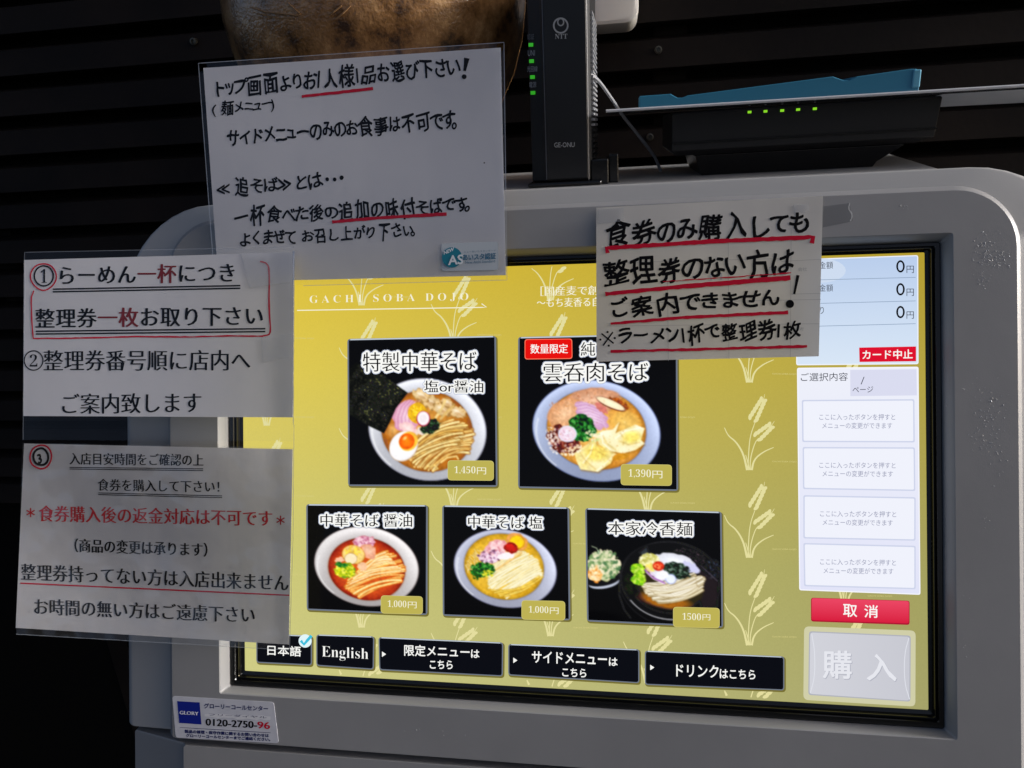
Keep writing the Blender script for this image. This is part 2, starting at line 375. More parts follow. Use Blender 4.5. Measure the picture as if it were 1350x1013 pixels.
# the lit display
S = Plane(.003)
def bgmat():
    m = mat('display_background', (0.004, 0.004, 0.004, 1), .12, .1); n = m.node_tree.nodes; L = m.node_tree.links; b = n['Principled BSDF']
    tc = n.new('ShaderNodeTexCoord'); sp = n.new('ShaderNodeSeparateXYZ'); L.new(tc.outputs['Generated'], sp.inputs[0])
    rp = n.new('ShaderNodeValToRGB'); cr = rp.color_ramp; cr.elements[0].color = rgb(202, 199, 130); cr.elements[1].color = rgb(219, 191, 60)
    cr.elements.new(.30).color = rgb(201, 196, 116); cr.elements.new(.75).color = rgb(218, 198, 82)
    L.new(sp.outputs['Z'], rp.inputs[0]); nz = n.new('ShaderNodeTexNoise'); nz.inputs['Scale'].default_value = 900; L.new(tc.outputs['Object'], nz.inputs['Vector'])
    mp = n.new('ShaderNodeMapRange'); mp.inputs['To Min'].default_value = .94; mp.inputs['To Max'].default_value = 1.06; L.new(nz.outputs['Fac'], mp.inputs['Value'])
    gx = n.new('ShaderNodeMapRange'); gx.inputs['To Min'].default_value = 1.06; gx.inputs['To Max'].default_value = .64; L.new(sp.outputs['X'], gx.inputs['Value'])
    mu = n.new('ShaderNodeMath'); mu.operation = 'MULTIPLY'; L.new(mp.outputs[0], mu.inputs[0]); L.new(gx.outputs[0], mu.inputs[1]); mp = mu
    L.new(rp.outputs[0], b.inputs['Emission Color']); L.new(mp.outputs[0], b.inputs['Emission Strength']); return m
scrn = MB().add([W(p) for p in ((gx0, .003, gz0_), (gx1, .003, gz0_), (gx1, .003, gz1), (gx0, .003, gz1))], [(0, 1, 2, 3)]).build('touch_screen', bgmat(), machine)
l1, l2, l3, l4, l5, l6 = [.00008 * k for k in range(1, 7)]
# wheat ears printed on the background
WH = scr(228, 221, 158)
def vpy(y, x): return 560 + (y - 560) * (x + 5350) / (986 + 5350)
def inside(x, y): return 323 < x < 1219 and MP(x, y, .003)[2] < gz1 - .001 and MP(x, y, .003)[2] > gz0_ + .001
wheat = MB()
def wheat_at(bx, by, s):
    def T_(x, y): return (bx + x * s, by + y * s)
    def ok(pts): return all(inside(*p) for p in pts)
    def st(pts, w):
        q = smooth([T_(*p) for p in pts]); 
        while q and not inside(*q[-1]): q.pop()
        while q and not inside(*q[0]): q.pop(0)
        if len(q) > 3: stroke(S, q, w, None, None, lift=l1, mb=wheat)
    st([(-1, 0), (-6, -22), (-16, -38), (-26, -45), (-31, -56)], (3.2 * s, .8)); st([(0, 0), (1, -25), (3, -45), (9, -62)], (1.6 * s, 1)); st([(3, 0), (3, -15), (9, -36), (14, -42)], (1.6 * s, 1))
    st([(5, 0), (8, -14), (20, -24), (34, -30)], (3 * s, .8)); st([(2, 0), (0, -10), (-3, -20)], (2, .8))
    for (hx, hy, ang, n) in ((7, -68, 62, 6), (13, -44, 40, 5)):
        a = math.radians(ang)
        for k in range(n):
            for sd_ in (-1, 1):
                px, py = hx + math.cos(a) * k * 5.4, hy - math.sin(a) * k * 5.4
                px += sd_ * math.sin(a) * 4.6 * (1 - k / (n + 5)); py += sd_ * math.cos(a) * 4.6 * (1 - k / (n + 5))
                th = a - sd_ * .35; g = []
                for q in range(8):
                    t = q * math.pi / 4; ex, ey = 4.6 * math.cos(t), 2.5 * math.sin(t)
                    g.append(T_(px + ex * math.cos(th) + ey * math.sin(th), py - ex * math.sin(th) + ey * math.cos(th)))
                if ok(g): wheat.add([S(x, y, l1) for x, y in g], [tuple(range(8))])
        for k in range(4):
            e0 = (hx + math.cos(a) * (n - 2 + k * .5) * 5.4, hy - math.sin(a) * (n - 2 + k * .5) * 5.4); e1 = (e0[0] + 6 * math.cos(a - .3 + .2 * k), e0[1] - 6 * math.sin(a - .3 + .2 * k))
            if ok([T_(*e0), T_(*e1)]): stroke(S, [T_(*e0), T_(*e1)], .6, None, None, lift=l1, mb=wheat)
fine = MB()
for ci, cx in enumerate((350, 475, 597, 724, 852, 986, 1112)):
    for k in range(-1, 7):
        yb_ = 389 + 115.5 * k + (57 if ci % 2 == 0 else 0); yy = vpy(yb_, cx); s = .87 + .13 * (cx - 320) / 666
        if 330 < yy < 1020: wheat_at(cx, yy, s)
        if inside(cx + 30, yy - 12) and inside(cx + 68, yy - 12): text(S, 'GACHI SOBA DOJO', cx + 32, yy - 10, cx + 64, yy - 9.5, 2.4, None, None, lift=l1, mb=fine)
tag(wheat.build('wheat_motif', WH, scrn), kind='stuff')
tag(fine.build('fine_print', scr(214, 204, 132), scrn), kind='stuff')
WHT = scr(250, 250, 246); CREAM = scr(244, 240, 214)
text(S, serif('G A C H I   S O B A   D O J O'), 408.4, 401, 617.5, 397, 11, CREAM, scrn, off=-.012, lift=l2)
stroke(S, [(391.7, 409.5), (641.5, 405.4), (635, 400.6)], 1.3, CREAM, scrn, lift=l2, name='arrow')
text(S, '［国産麦で創', 713, 390.5, 788, 389, 12.5, CREAM, scrn, off=-.008, lift=l2, copies=MIN(.7))
text(S, '～もち麦香る自', 708, 405.5, 790, 404, 12, CREAM, scrn, off=-.008, lift=l2, copies=MIN(.7))

# ------------------------------------------------------------------ dish pictures, painted pixel by pixel as the display shows them
class Paint:
    def __init__(s, n, x0, y0, x1, y1, bgc=(6, 6, 8)):
        s.n = n; s.b = (x0, y0, x1, y1); s.k = (x1 - x0) / n; s.ky = (y1 - y0) / n
        X, Y = np.meshgrid(np.arange(n) + .5, np.arange(n) + .5); s.X = x0 + X / n * (x1 - x0); s.Y = y0 + Y / n * (y1 - y0)
        s.a = np.ones((n, n, 3)) * np.array(bgc, float); s.rd = np.random.RandomState(int(x0 + y1) % 97 + 3)
        s.soft = s.k * .9
    def noise(s, sc, seed=0):
        r = np.random.RandomState(seed + 11); m = int((s.b[2] - s.b[0]) / sc) + 3; g = r.rand(m, m)
        fx = (s.X - s.b[0]) / sc; fy = (s.Y - s.b[1]) / sc; fy = np.clip(fy, 0, m - 2.001); fx = np.clip(fx, 0, m - 2.001)
        i, j = fx.astype(int), fy.astype(int); u, v = fx - i, fy - j; u = u * u * (3 - 2 * u); v = v * v * (3 - 2 * v)
        return (g[j, i] * (1 - u) + g[j, i + 1] * u) * (1 - v) + (g[j + 1, i] * (1 - u) + g[j + 1, i + 1] * u) * v
    def lay(s, mk, col): 
        col = np.asarray(col, float); mk = np.clip(mk, 0, 1)[..., None]; s.a = s.a * (1 - mk) + col * mk
    def d(s, cx, cy, rx, ry, ang=0, wob=0, seed=0):
        t = math.radians(ang); dx, dy = s.X - cx, s.Y - cy; u = dx * math.cos(t) + dy * math.sin(t); v = -dx * math.sin(t) + dy * math.cos(t)
        q = np.sqrt((u / rx) ** 2 + (v / ry) ** 2) + 1e-6
        if wob: q = q + (s.noise(min(rx, ry) * .45, seed) - .5) * wob
        return (1 - q) * min(rx, ry)
    def ell(s, cx, cy, rx, ry, col, ang=0, soft=None, al=1, wob=0, seed=0, col2=None):
        q = s.d(cx, cy, rx, ry, ang, wob, seed); f = soft or s.soft; mk = np.clip(q / f + .5, 0, 1) * al
        if col2 is not None:
            w = np.clip(q / min(rx, ry), 0, 1)[..., None]; col = np.asarray(col, float) * (1 - w) + np.asarray(col2, float) * w
        s.lay(mk, col)
    def line(s, pts, w, col, al=1, soft=None):
        best = np.full(s.X.shape, 1e9)
        for (ax, ay), (bx, by) in zip(pts, pts[1:]):
            L2 = (bx - ax) ** 2 + (by - ay) ** 2 or 1; t = np.clip(((s.X - ax) * (bx - ax) + (s.Y - ay) * (by - ay)) / L2, 0, 1)
            best = np.minimum(best, np.hypot(s.X - ax - t * (bx - ax), s.Y - ay - t * (by - ay)))
        s.lay(np.clip((w / 2 - best) / (soft or s.soft) + .5, 0, 1) * al, col)
    def poly(s, pts, col, al=1, soft=None):
        ins = np.zeros(s.X.shape, bool); dist = np.full(s.X.shape, 1e9)
        for (ax, ay), (bx, by) in zip(pts, pts[1:] + pts[:1]):
            c = ((ay > s.Y) != (by > s.Y)) & (s.X < (bx - ax) * (s.Y - ay) / ((by - ay) or 1e-9) + ax); ins ^= c
            L2 = (bx - ax) ** 2 + (by - ay) ** 2 or 1; t = np.clip(((s.X - ax) * (bx - ax) + (s.Y - ay) * (by - ay)) / L2, 0, 1)
            dist = np.minimum(dist, np.hypot(s.X - ax - t * (bx - ax), s.Y - ay - t * (by - ay)))
        mk = np.clip(np.where(ins, dist, -dist) / (soft or s.soft) + .5, 0, 1) * al; s.lay(mk, col); return mk
    def specks(s, cx, cy, rx, ry, n, size, cols, ang=0, al=.9):
        t = math.radians(ang)
        for _ in range(n):
            r, th = math.sqrt(s.rd.rand()), s.rd.rand() * 6.283; u, v = rx * r * math.cos(th), ry * r * math.sin(th)
            x, y = cx + u * math.cos(t) - v * math.sin(t), cy + u * math.sin(t) + v * math.cos(t); z = size * s.rd.uniform(.5, 1.3)
            i0, j0 = int((x - s.b[0] - 3 * z) / s.k), int((y - s.b[1] - 3 * z) / s.ky); i1, j1 = i0 + int(6 * z / s.k) + 3, j0 + int(6 * z / s.ky) + 3
            i0, j0 = max(i0, 0), max(j0, 0)
            if i0 >= s.n or j0 >= s.n or i1 <= 0 or j1 <= 0: continue
            sl_ = (slice(j0, j1), slice(i0, i1)); a_ = s.rd.rand() * 3.14; dx, dy = s.X[sl_] - x, s.Y[sl_] - y
            q = np.hypot((dx * math.cos(a_) + dy * math.sin(a_)) / (z * 1.5), (-dx * math.sin(a_) + dy * math.cos(a_)) / z)
            mk = (np.clip((1 - q) * z / s.soft + .5, 0, 1) * al)[..., None]; c = np.array(cols[s.rd.randint(len(cols))], float)
            s.a[sl_] = s.a[sl_] * (1 - mk) + c * mk
    def noodles(s, A, B, n, w, lo, hi, bend, dark, jit=10):
        """strands from around polyline A (starts) to polyline B (ends)"""
        A = np.array(A, float); B = np.array(B, float)
        def on(P, t): t *= len(P) - 1; i = min(int(t), len(P) - 2); return P[i] * (1 - t + i) + P[i + 1] * (t - i)
        order = s.rd.permutation(n)
        for k in order:
            t = (k + .5) / n; a, b = on(A, t) + s.rd.uniform(-jit, jit, 2), on(B, np.clip(t + s.rd.uniform(-.06, .06), 0, 1)) + s.rd.uniform(-jit, jit, 2)
            m = (a + b) / 2 + np.array(bend) + s.rd.uniform(-jit, jit, 2) * 2.2; nv = np.array([b[1] - a[1], a[0] - b[0]]); nv = nv / (np.linalg.norm(nv) + 1e-6); ph, am = s.rd.rand() * 6.3, s.rd.uniform(2, 9)
            P = [tuple((1 - q) ** 2 * a + 2 * q * (1 - q) * m + q * q * b + nv * am * math.sin(ph + q * 5)) for q in np.linspace(0, 1, 12)]; w_ = w; w = w * s.rd.uniform(.55, 1.0)
            c = np.array(lo, float) + (np.array(hi, float) - np.array(lo, float)) * s.rd.rand()
            s.line(P, w * 1.7, dark, .8, soft=w * .5); s.line(P, w, c, .95); s.line([(x - w * .15, y - w * .25) for x, y in P], w * .35, np.minimum(c + 40, 255), .75); w = w_
    def bowl(s, cx, cy, rx, ry, rim, rimd, bx, by, brx, bry, broth, broth2, ang=0):
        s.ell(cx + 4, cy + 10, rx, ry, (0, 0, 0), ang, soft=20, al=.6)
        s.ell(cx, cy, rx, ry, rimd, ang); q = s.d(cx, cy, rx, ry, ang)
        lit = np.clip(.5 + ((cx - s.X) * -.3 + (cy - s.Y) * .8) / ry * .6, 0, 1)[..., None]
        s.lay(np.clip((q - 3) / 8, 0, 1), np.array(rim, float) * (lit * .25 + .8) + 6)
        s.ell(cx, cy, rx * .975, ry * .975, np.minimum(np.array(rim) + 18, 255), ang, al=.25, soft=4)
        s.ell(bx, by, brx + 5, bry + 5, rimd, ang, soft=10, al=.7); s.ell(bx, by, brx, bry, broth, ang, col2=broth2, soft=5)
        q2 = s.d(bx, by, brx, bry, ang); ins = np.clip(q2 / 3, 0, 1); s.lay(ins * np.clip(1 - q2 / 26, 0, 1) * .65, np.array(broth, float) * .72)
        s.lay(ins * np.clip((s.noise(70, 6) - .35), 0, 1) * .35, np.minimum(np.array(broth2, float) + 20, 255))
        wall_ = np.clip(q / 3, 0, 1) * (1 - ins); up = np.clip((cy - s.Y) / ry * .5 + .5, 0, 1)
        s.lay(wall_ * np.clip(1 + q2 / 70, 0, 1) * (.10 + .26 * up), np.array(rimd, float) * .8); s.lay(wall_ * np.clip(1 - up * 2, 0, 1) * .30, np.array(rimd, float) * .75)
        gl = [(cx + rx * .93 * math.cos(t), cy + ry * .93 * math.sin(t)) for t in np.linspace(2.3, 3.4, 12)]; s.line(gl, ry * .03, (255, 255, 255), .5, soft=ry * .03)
    def obj(s, name, corners, lift):
        n = s.n; s.a *= (1 + s.rd.normal(0, .015, (n, n, 1)))
        sat = np.clip((s.a.max(2) - s.a.min(2)) / 60, 0, 1); warm = np.clip((s.a[..., 0] - s.a[..., 2] - 40) / 50, 0, 1); tex = (s.noise(16, 42) - .5) * .16 * warm; s.a *= (1 + tex)[..., None]; 
        for ax in (0, 1): s.a = s.a * .5 + (np.roll(s.a, 1, ax) + np.roll(s.a, -1, ax)) * .25
        g = s.a / 255; s.a = 255 * np.clip(g * .97 + .20 * (g - .55) * (g > .15), 0, 1); a = np.clip(s.a, 0, 255) / 255
        lin = np.where(a <= .04045, a / 12.92, ((a + .055) / 1.055) ** 2.4)
        x0, y0, x1, y1 = s.b; u, v = (s.X - x0) / (x1 - x0), (s.Y - y0) / (y1 - y0)
        c = [np.array(S(*p, lift)) for p in corners]; U, V_ = u.ravel()[:, None], v.ravel()[:, None]
        P = (c[0] * (1 - U) + c[1] * U) * (1 - V_) + (c[3] * (1 - U) + c[2] * U) * V_ - origin(scrn)
        idx = np.arange(n * n).reshape(n, n); q = np.stack([idx[:-1, :-1], idx[1:, :-1], idx[1:, 1:], idx[:-1, 1:]], -1).reshape(-1, 4)
        me = bpy.data.meshes.new(name); me.vertices.add(n * n); me.vertices.foreach_set('co', P.ravel()); me.loops.add(q.size); me.loops.foreach_set('vertex_index', q.ravel())
        me.polygons.add(len(q)); me.polygons.foreach_set('loop_start', np.arange(len(q)) * 4); me.update(calc_edges=True)
        at = me.color_attributes.new('picture', 'FLOAT_COLOR', 'POINT'); at.data.foreach_set('color', np.concatenate([lin.reshape(-1, 3), np.ones((n * n, 1))], 1).ravel())
        me.materials.append(PICT); ob = bpy.data.objects.new(name, me); COL.objects.link(ob); ob.parent = scrn; return ob
PICT = mat('display_picture', (0.004, 0.004, 0.004, 1), .12, .1)
_n = PICT.node_tree.nodes; _a = _n.new('ShaderNodeVertexColor'); _a.layer_name = 'picture'
PICT.node_tree.links.new(_a.outputs[0], _n['Principled BSDF'].inputs['Emission Color']); _n['Principled BSDF'].inputs['Emission Strength'].default_value = 1

def dish1():
    p = Paint(200, 90, 30, 1038, 978)
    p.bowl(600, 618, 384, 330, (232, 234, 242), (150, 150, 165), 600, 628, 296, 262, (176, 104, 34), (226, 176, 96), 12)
    for x, y, r in ((625, 440, 62), (700, 490, 55), (800, 510, 50), (570, 400, 55), (735, 450, 40)):
        p.ell(x, y, r * 1.1, r * .75, (176, 138, 84), 25, wob=.5, seed=int(x)); p.ell(x, y - 4, r, r * .66, (222, 190, 136), 25, wob=.6, seed=int(x) + 3, col2=(242, 222, 184), soft=8); p.ell(x + 6, y + 6, r * .5, r * .3, (190, 148, 100), 25, wob=.5, seed=int(y), soft=14, al=.6); p.ell(x - 10, y - 12, r * .4, r * .16, (255, 246, 226), 20, soft=8, al=.7)
        p.line([(x - r * .6, y), (x, y - r * .2), (x + r * .6, y + r * .3)], 4, (250, 236, 206), .8, soft=6)
    p.line([(660, 540), (700, 480), (720, 430)], 16, (232, 204, 140)); p.line([(690, 550), (735, 500), (770, 470)], 16, (220, 186, 120))
    p.noodles([(520, 720), (480, 800), (520, 850), (640, 880)], [(760, 560), (850, 590), (890, 640), (870, 760)], 40, 15, (222, 178, 100), (255, 234, 172), (-30, -70), (158, 100, 40))
    p.noodles([(560, 700), (500, 830)], [(850, 580), (800, 740)], 12, 13, (228, 184, 98), (252, 228, 160), (-30, -40), (130, 76, 24))
    p.line([(690, 830), (730, 800), (790, 790), (800, 810)], 10, (246, 220, 150)); p.line([(590, 860), (650, 850), (670, 870), (640, 885)], 9, (240, 208, 130))
    p.ell(385, 620, 52, 64, (190, 120, 50), 20, wob=.3, seed=3, col2=(236, 190, 120)); 
    p.ell(470, 530, 92, 104, (214, 150, 178), 15, wob=.25, seed=8, col2=(240, 206, 220))
    for k in range(9):
        x = 415 + k * 12; p.line([(x - 10, 600), (x - 14, 540), (x + 10, 470), (x + 50, 428)], 4, (196, 136, 178) if k % 2 else (250, 230, 240), .6)
    p.ell(480, 610, 60, 34, (238, 196, 196), 30, wob=.5, seed=2, col2=(250, 230, 226)); p.ell(580, 620, 60, 26, (236, 216, 206), -20, wob=.5, seed=5)
    p.ell(540, 512, 62, 66, (226, 176, 24), 0, wob=.1, seed=4, col2=(250, 214, 60)); p.specks(540, 512, 50, 52, 60, 3, [(255, 236, 120), (206, 150, 10)])
    p.ell(620, 600, 66, 42, (26, 44, 26), -25, wob=.4, seed=9); p.specks(620, 600, 62, 40, 130, 3.4, [(70, 104, 70), (20, 40, 24), (120, 150, 120), (10, 20, 12)], -25)
    p.ell(578, 548, 44, 50, (176, 36, 70)); p.ell(578, 546, 39, 45, (244, 234, 238), col2=(255, 255, 255)); p.ell(578, 546, 22, 26, (226, 214, 220), al=.6, soft=10)
    nori = [(88, 230), (135, 180), (300, 250), (478, 380), (400, 480), (360, 570), (322, 640), (230, 596), (88, 512)]
    mk = p.poly(nori, (18, 20, 14)); keep = p.a.copy(); p.specks(270, 400, 220, 240, 1500, 3.0, [(80, 84, 52), (120, 120, 80), (44, 50, 32), (8, 10, 8), (160, 156, 116), (20, 24, 16)], al=.75); gl = np.clip((p.noise(46, 9) - .45) * 2.2, 0, 1); p.a = p.a * (.55 + .9 * gl[..., None]); p.a = keep + (p.a - keep) * mk[..., None]
    p.ell(450, 726, 106, 88, (200, 176, 150), -52); p.ell(448, 724, 102, 84, (240, 238, 240), -52, col2=(255, 255, 255)); p.ell(481, 694, 66, 58, (250, 196, 80), -50); p.ell(470, 694, 52, 50, (236, 100, 4), -50, col2=(255, 150, 20)); p.ell(458, 674, 16, 9, (255, 214, 150), -40, soft=8, al=.8)
    return p
def dish2():
    p = Paint(210, 20, -215, 1280, 1000)
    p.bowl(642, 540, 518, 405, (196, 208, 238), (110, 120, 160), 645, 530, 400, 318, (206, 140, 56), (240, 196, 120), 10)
    p.ell(620, 300, 220, 100, (206, 150, 116), -4, wob=.15, seed=2, col2=(240, 196, 166), soft=10); p.ell(400, 400, 160, 110, (214, 156, 112), -30, wob=.15, seed=6, col2=(244, 204, 166), soft=10)
    p.specks(480, 330, 240, 90, 90, 5, [(176, 100, 70), (244, 206, 178), (200, 140, 100)], -10, .5)
    p.ell(820, 330, 90, 40, (150, 80, 40), 30, wob=.5, seed=3); p.specks(840, 330, 70, 40, 60, 6, [(120, 50, 20), (210, 130, 60), (180, 90, 30)], 30)
    p.ell(880, 480, 120, 100, (226, 176, 90), 20, wob=.2, seed=21, col2=(240, 204, 120), soft=16)
    p.ell(610, 420, 150, 80, (206, 160, 196), 35, wob=.3, seed=8, col2=(236, 208, 230))
    for k in range(12):
        y = 330 + k * 13; p.line([(480 + k * 6, y), (560 + k * 5, y - 14), (650 + k * 5, y + 20), (700 + k * 3, y + 70)], 4, (196, 150, 196) if k % 2 else (250, 236, 250), .6)
    p.ell(690, 360, 60, 26, (214, 130, 120), 40, wob=.6, seed=12)
    p.ell(765, 325, 128, 34, (80, 20, 14), 24); p.ell(762, 322, 124, 29, (244, 226, 190), 24, col2=(255, 244, 214)); 
    p.ell(390, 610, 140, 105, (96, 36, 24), 25, wob=.5, seed=9); p.specks(390, 610, 130, 100, 260, 8, [(140, 70, 50), (60, 16, 14), (186, 110, 90), (90, 30, 60), (226, 200, 190)], 25, .8)
    p.ell(530, 520, 110, 100, (20, 84, 34), 30, wob=.5, seed=14); p.specks(530, 520, 100, 100, 240, 9, [(30, 120, 50), (100, 180, 90), (14, 60, 26), (60, 150, 70), (8, 40, 18)], 30)
    p.specks(300, 620, 50, 120, 90, 5, [(250, 244, 236), (220, 200, 190)], -20)
    p.ell(415, 566, 76, 66, (226, 230, 246)); p.ell(415, 566, 66, 57, (236, 206, 220), col2=(240, 240, 252)); p.specks(415, 566, 50, 44, 60, 4, [(210, 160, 180), (250, 250, 255)], al=.6)
    def wonton(pts, c, c2, seed):
        p.poly([(x + 6, y + 12) for x, y in pts], (150, 100, 30), .5, soft=18); mk = p.poly(pts, c, soft=7)
        q = p.noise(60, seed)[..., None]; keep = p.a.copy(); p.a = p.a * (1 - .75 * q * mk[..., None]) + np.array(c2, float) * .75 * q * mk[..., None]
    wonton([(640, 570), (700, 540), (780, 530), (830, 470), (800, 560), (960, 490), (1030, 520), (1000, 610), (1030, 640), (960, 690), (860, 718), (740, 700), (670, 650)], (236, 222, 158), (255, 252, 238), 4)
    wonton([(470, 720), (560, 660), (640, 600), (650, 660), (800, 720), (760, 800), (660, 868), (520, 850), (490, 790)], (234, 216, 140), (254, 246, 210), 7)
    p.ell(930, 590, 70, 46, (246, 226, 110), 0, soft=34, al=.8); p.ell(650, 720, 90, 60, (244, 220, 100), 0, soft=40, al=.7)
    for P in ([(690, 560), (700, 640), (760, 690)], [(800, 600), (880, 540), (1000, 515)], [(620, 650), (600, 720), (540, 800)], [(800, 725), (700, 820), (650, 862)]): p.line(P, 7, (255, 253, 240), .9, soft=6)
    for P in ([(830, 620), (900, 650), (990, 630)], [(580, 700), (640, 690), (720, 740)], [(700, 580), (730, 640), (800, 690)], [(660, 662), (690, 700), (800, 722)], [(520, 720), (560, 780), (640, 850)], [(840, 560), (870, 600), (860, 650)]): p.line(P, 9, (206, 170, 90), .55, soft=12)
    p.ell(840, 745, 70, 26, (210, 150, 50), -12, wob=.2, seed=30)
    p.specks(450, 700, 90, 40, 46, 6, [(252, 240, 214), (244, 220, 180)], -15); p.specks(620, 580, 60, 46, 40, 6, [(252, 240, 214), (206, 220, 150)], 20)
    p.specks(645, 530, 380, 300, 160, 3, [(255, 240, 190), (180, 110, 30)], al=.5)
    return p
def dish3():
    p = Paint(160, 58, 32, 1070, 955)
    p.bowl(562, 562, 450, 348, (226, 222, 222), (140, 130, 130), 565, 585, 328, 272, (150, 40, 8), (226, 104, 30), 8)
    p.ell(565, 590, 300, 240, (226, 110, 36), 8, soft=80, al=.5)
    p.noodles([(560, 560), (420, 680), (380, 760), (520, 840)], [(720, 430), (830, 470), (890, 580), (850, 720)], 34, 17, (238, 166, 80), (255, 232, 164), (-15, -45), (206, 98, 24))
    p.noodles([(560, 560), (430, 720)], [(720, 440), (880, 600)], 13, 15, (252, 224, 160), (255, 246, 212), (-15, -45), (226, 140, 50))
    p.ell(550, 350, 90, 50, (206, 140, 150), -5, wob=.6, seed=4, col2=(236, 186, 196)); p.specks(550, 350, 84, 44, 130, 8, [(230, 180, 200), (190, 110, 140), (250, 220, 226)], al=.8)
    p.ell(590, 430, 70, 60, (226, 160, 130), 30, wob=.5, seed=7, col2=(246, 206, 180)); p.ell(340, 510, 44, 24, (240, 190, 160), -10, wob=.3); p.ell(530, 560, 44, 34, (240, 196, 160), 30, wob=.4)
    p.ell(455, 462, 100, 84, (206, 150, 70), 10); p.ell(455, 460, 94, 79, (240, 206, 130), 10, col2=(250, 226, 140)); p.specks(450, 430, 70, 40, 40, 8, [(250, 220, 90), (226, 180, 90)])
    p.ell(433, 498, 56, 50, (170, 140, 90)); p.ell(433, 498, 52, 46, (244, 226, 190))
    p.ell(385, 605, 92, 62, (150, 170, 20), -10, wob=.4, seed=9); p.specks(385, 605, 86, 60, 240, 8, [(226, 226, 40), (180, 200, 40), (110, 150, 30), (246, 240, 110)]); p.specks(350, 555, 50, 20, 60, 7, [(40, 110, 50), (70, 150, 60)])
    return p
def dish4():
    p = Paint(160, 50, 40, 1055, 945)
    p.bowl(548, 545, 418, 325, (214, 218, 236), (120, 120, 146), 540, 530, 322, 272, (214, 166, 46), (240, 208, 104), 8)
    p.noodles([(420, 560), (420, 700), (560, 790)], [(690, 400), (800, 470), (850, 600)], 50, 12, (244, 236, 196), (255, 254, 234), (-18, -28), (214, 188, 108))
    p.noodles([(240, 540), (260, 470), (330, 380)], [(250, 580), (300, 560), (380, 420)], 18, 7, (232, 200, 120), (250, 230, 170), (-20, 0), (180, 130, 40))
    p.noodles([(440, 740), (560, 790)], [(760, 660), (850, 600)], 9, 12, (236, 200, 90), (252, 232, 150), (0, 20), (190, 140, 30))
    p.line([(470, 560), (560, 500), (680, 410)], 20, (220, 180, 110)); p.line([(470, 555), (560, 495), (680, 405)], 8, (246, 220, 160))
    p.ell(650, 320, 90, 66, (226, 160, 90), 25, wob=.15, seed=3, col2=(240, 190, 120)); p.ell(650, 325, 62, 56, (206, 150, 10), 10, wob=.1); p.ell(648, 322, 55, 50, (246, 206, 40), 10)
    p.ell(480, 380, 100, 70, (230, 170, 176), -20, wob=.4, seed=6, col2=(250, 214, 216)); p.ell(430, 450, 100, 56, (226, 196, 214), -10, wob=.5, seed=8, col2=(250, 232, 240)); p.specks(430, 450, 100, 56, 70, 7, [(150, 100, 140), (250, 240, 248), (220, 170, 200), (90, 50, 70)], -10, .8)
    p.specks(480, 380, 90, 60, 40, 8, [(250, 226, 226), (214, 140, 150)], -20, .7); p.ell(560, 440, 66, 30, (250, 236, 240), -10, wob=.3, seed=15)
    p.ell(600, 372, 56, 44, (150, 20, 10), 20, wob=.3, seed=2); p.ell(600, 370, 42, 30, (206, 50, 24), 20, wob=.5, seed=4)
    p.ell(365, 560, 98, 58, (30, 90, 36), -10, wob=.4, seed=9); p.specks(365, 560, 92, 56, 220, 7, [(60, 150, 60), (20, 80, 30), (110, 180, 90), (14, 56, 22)], -10); p.specks(410, 590, 50, 30, 40, 6, [(206, 200, 50), (240, 230, 80)])
    p.specks(320, 620, 30, 30, 20, 5, [(30, 90, 40)])
    return p
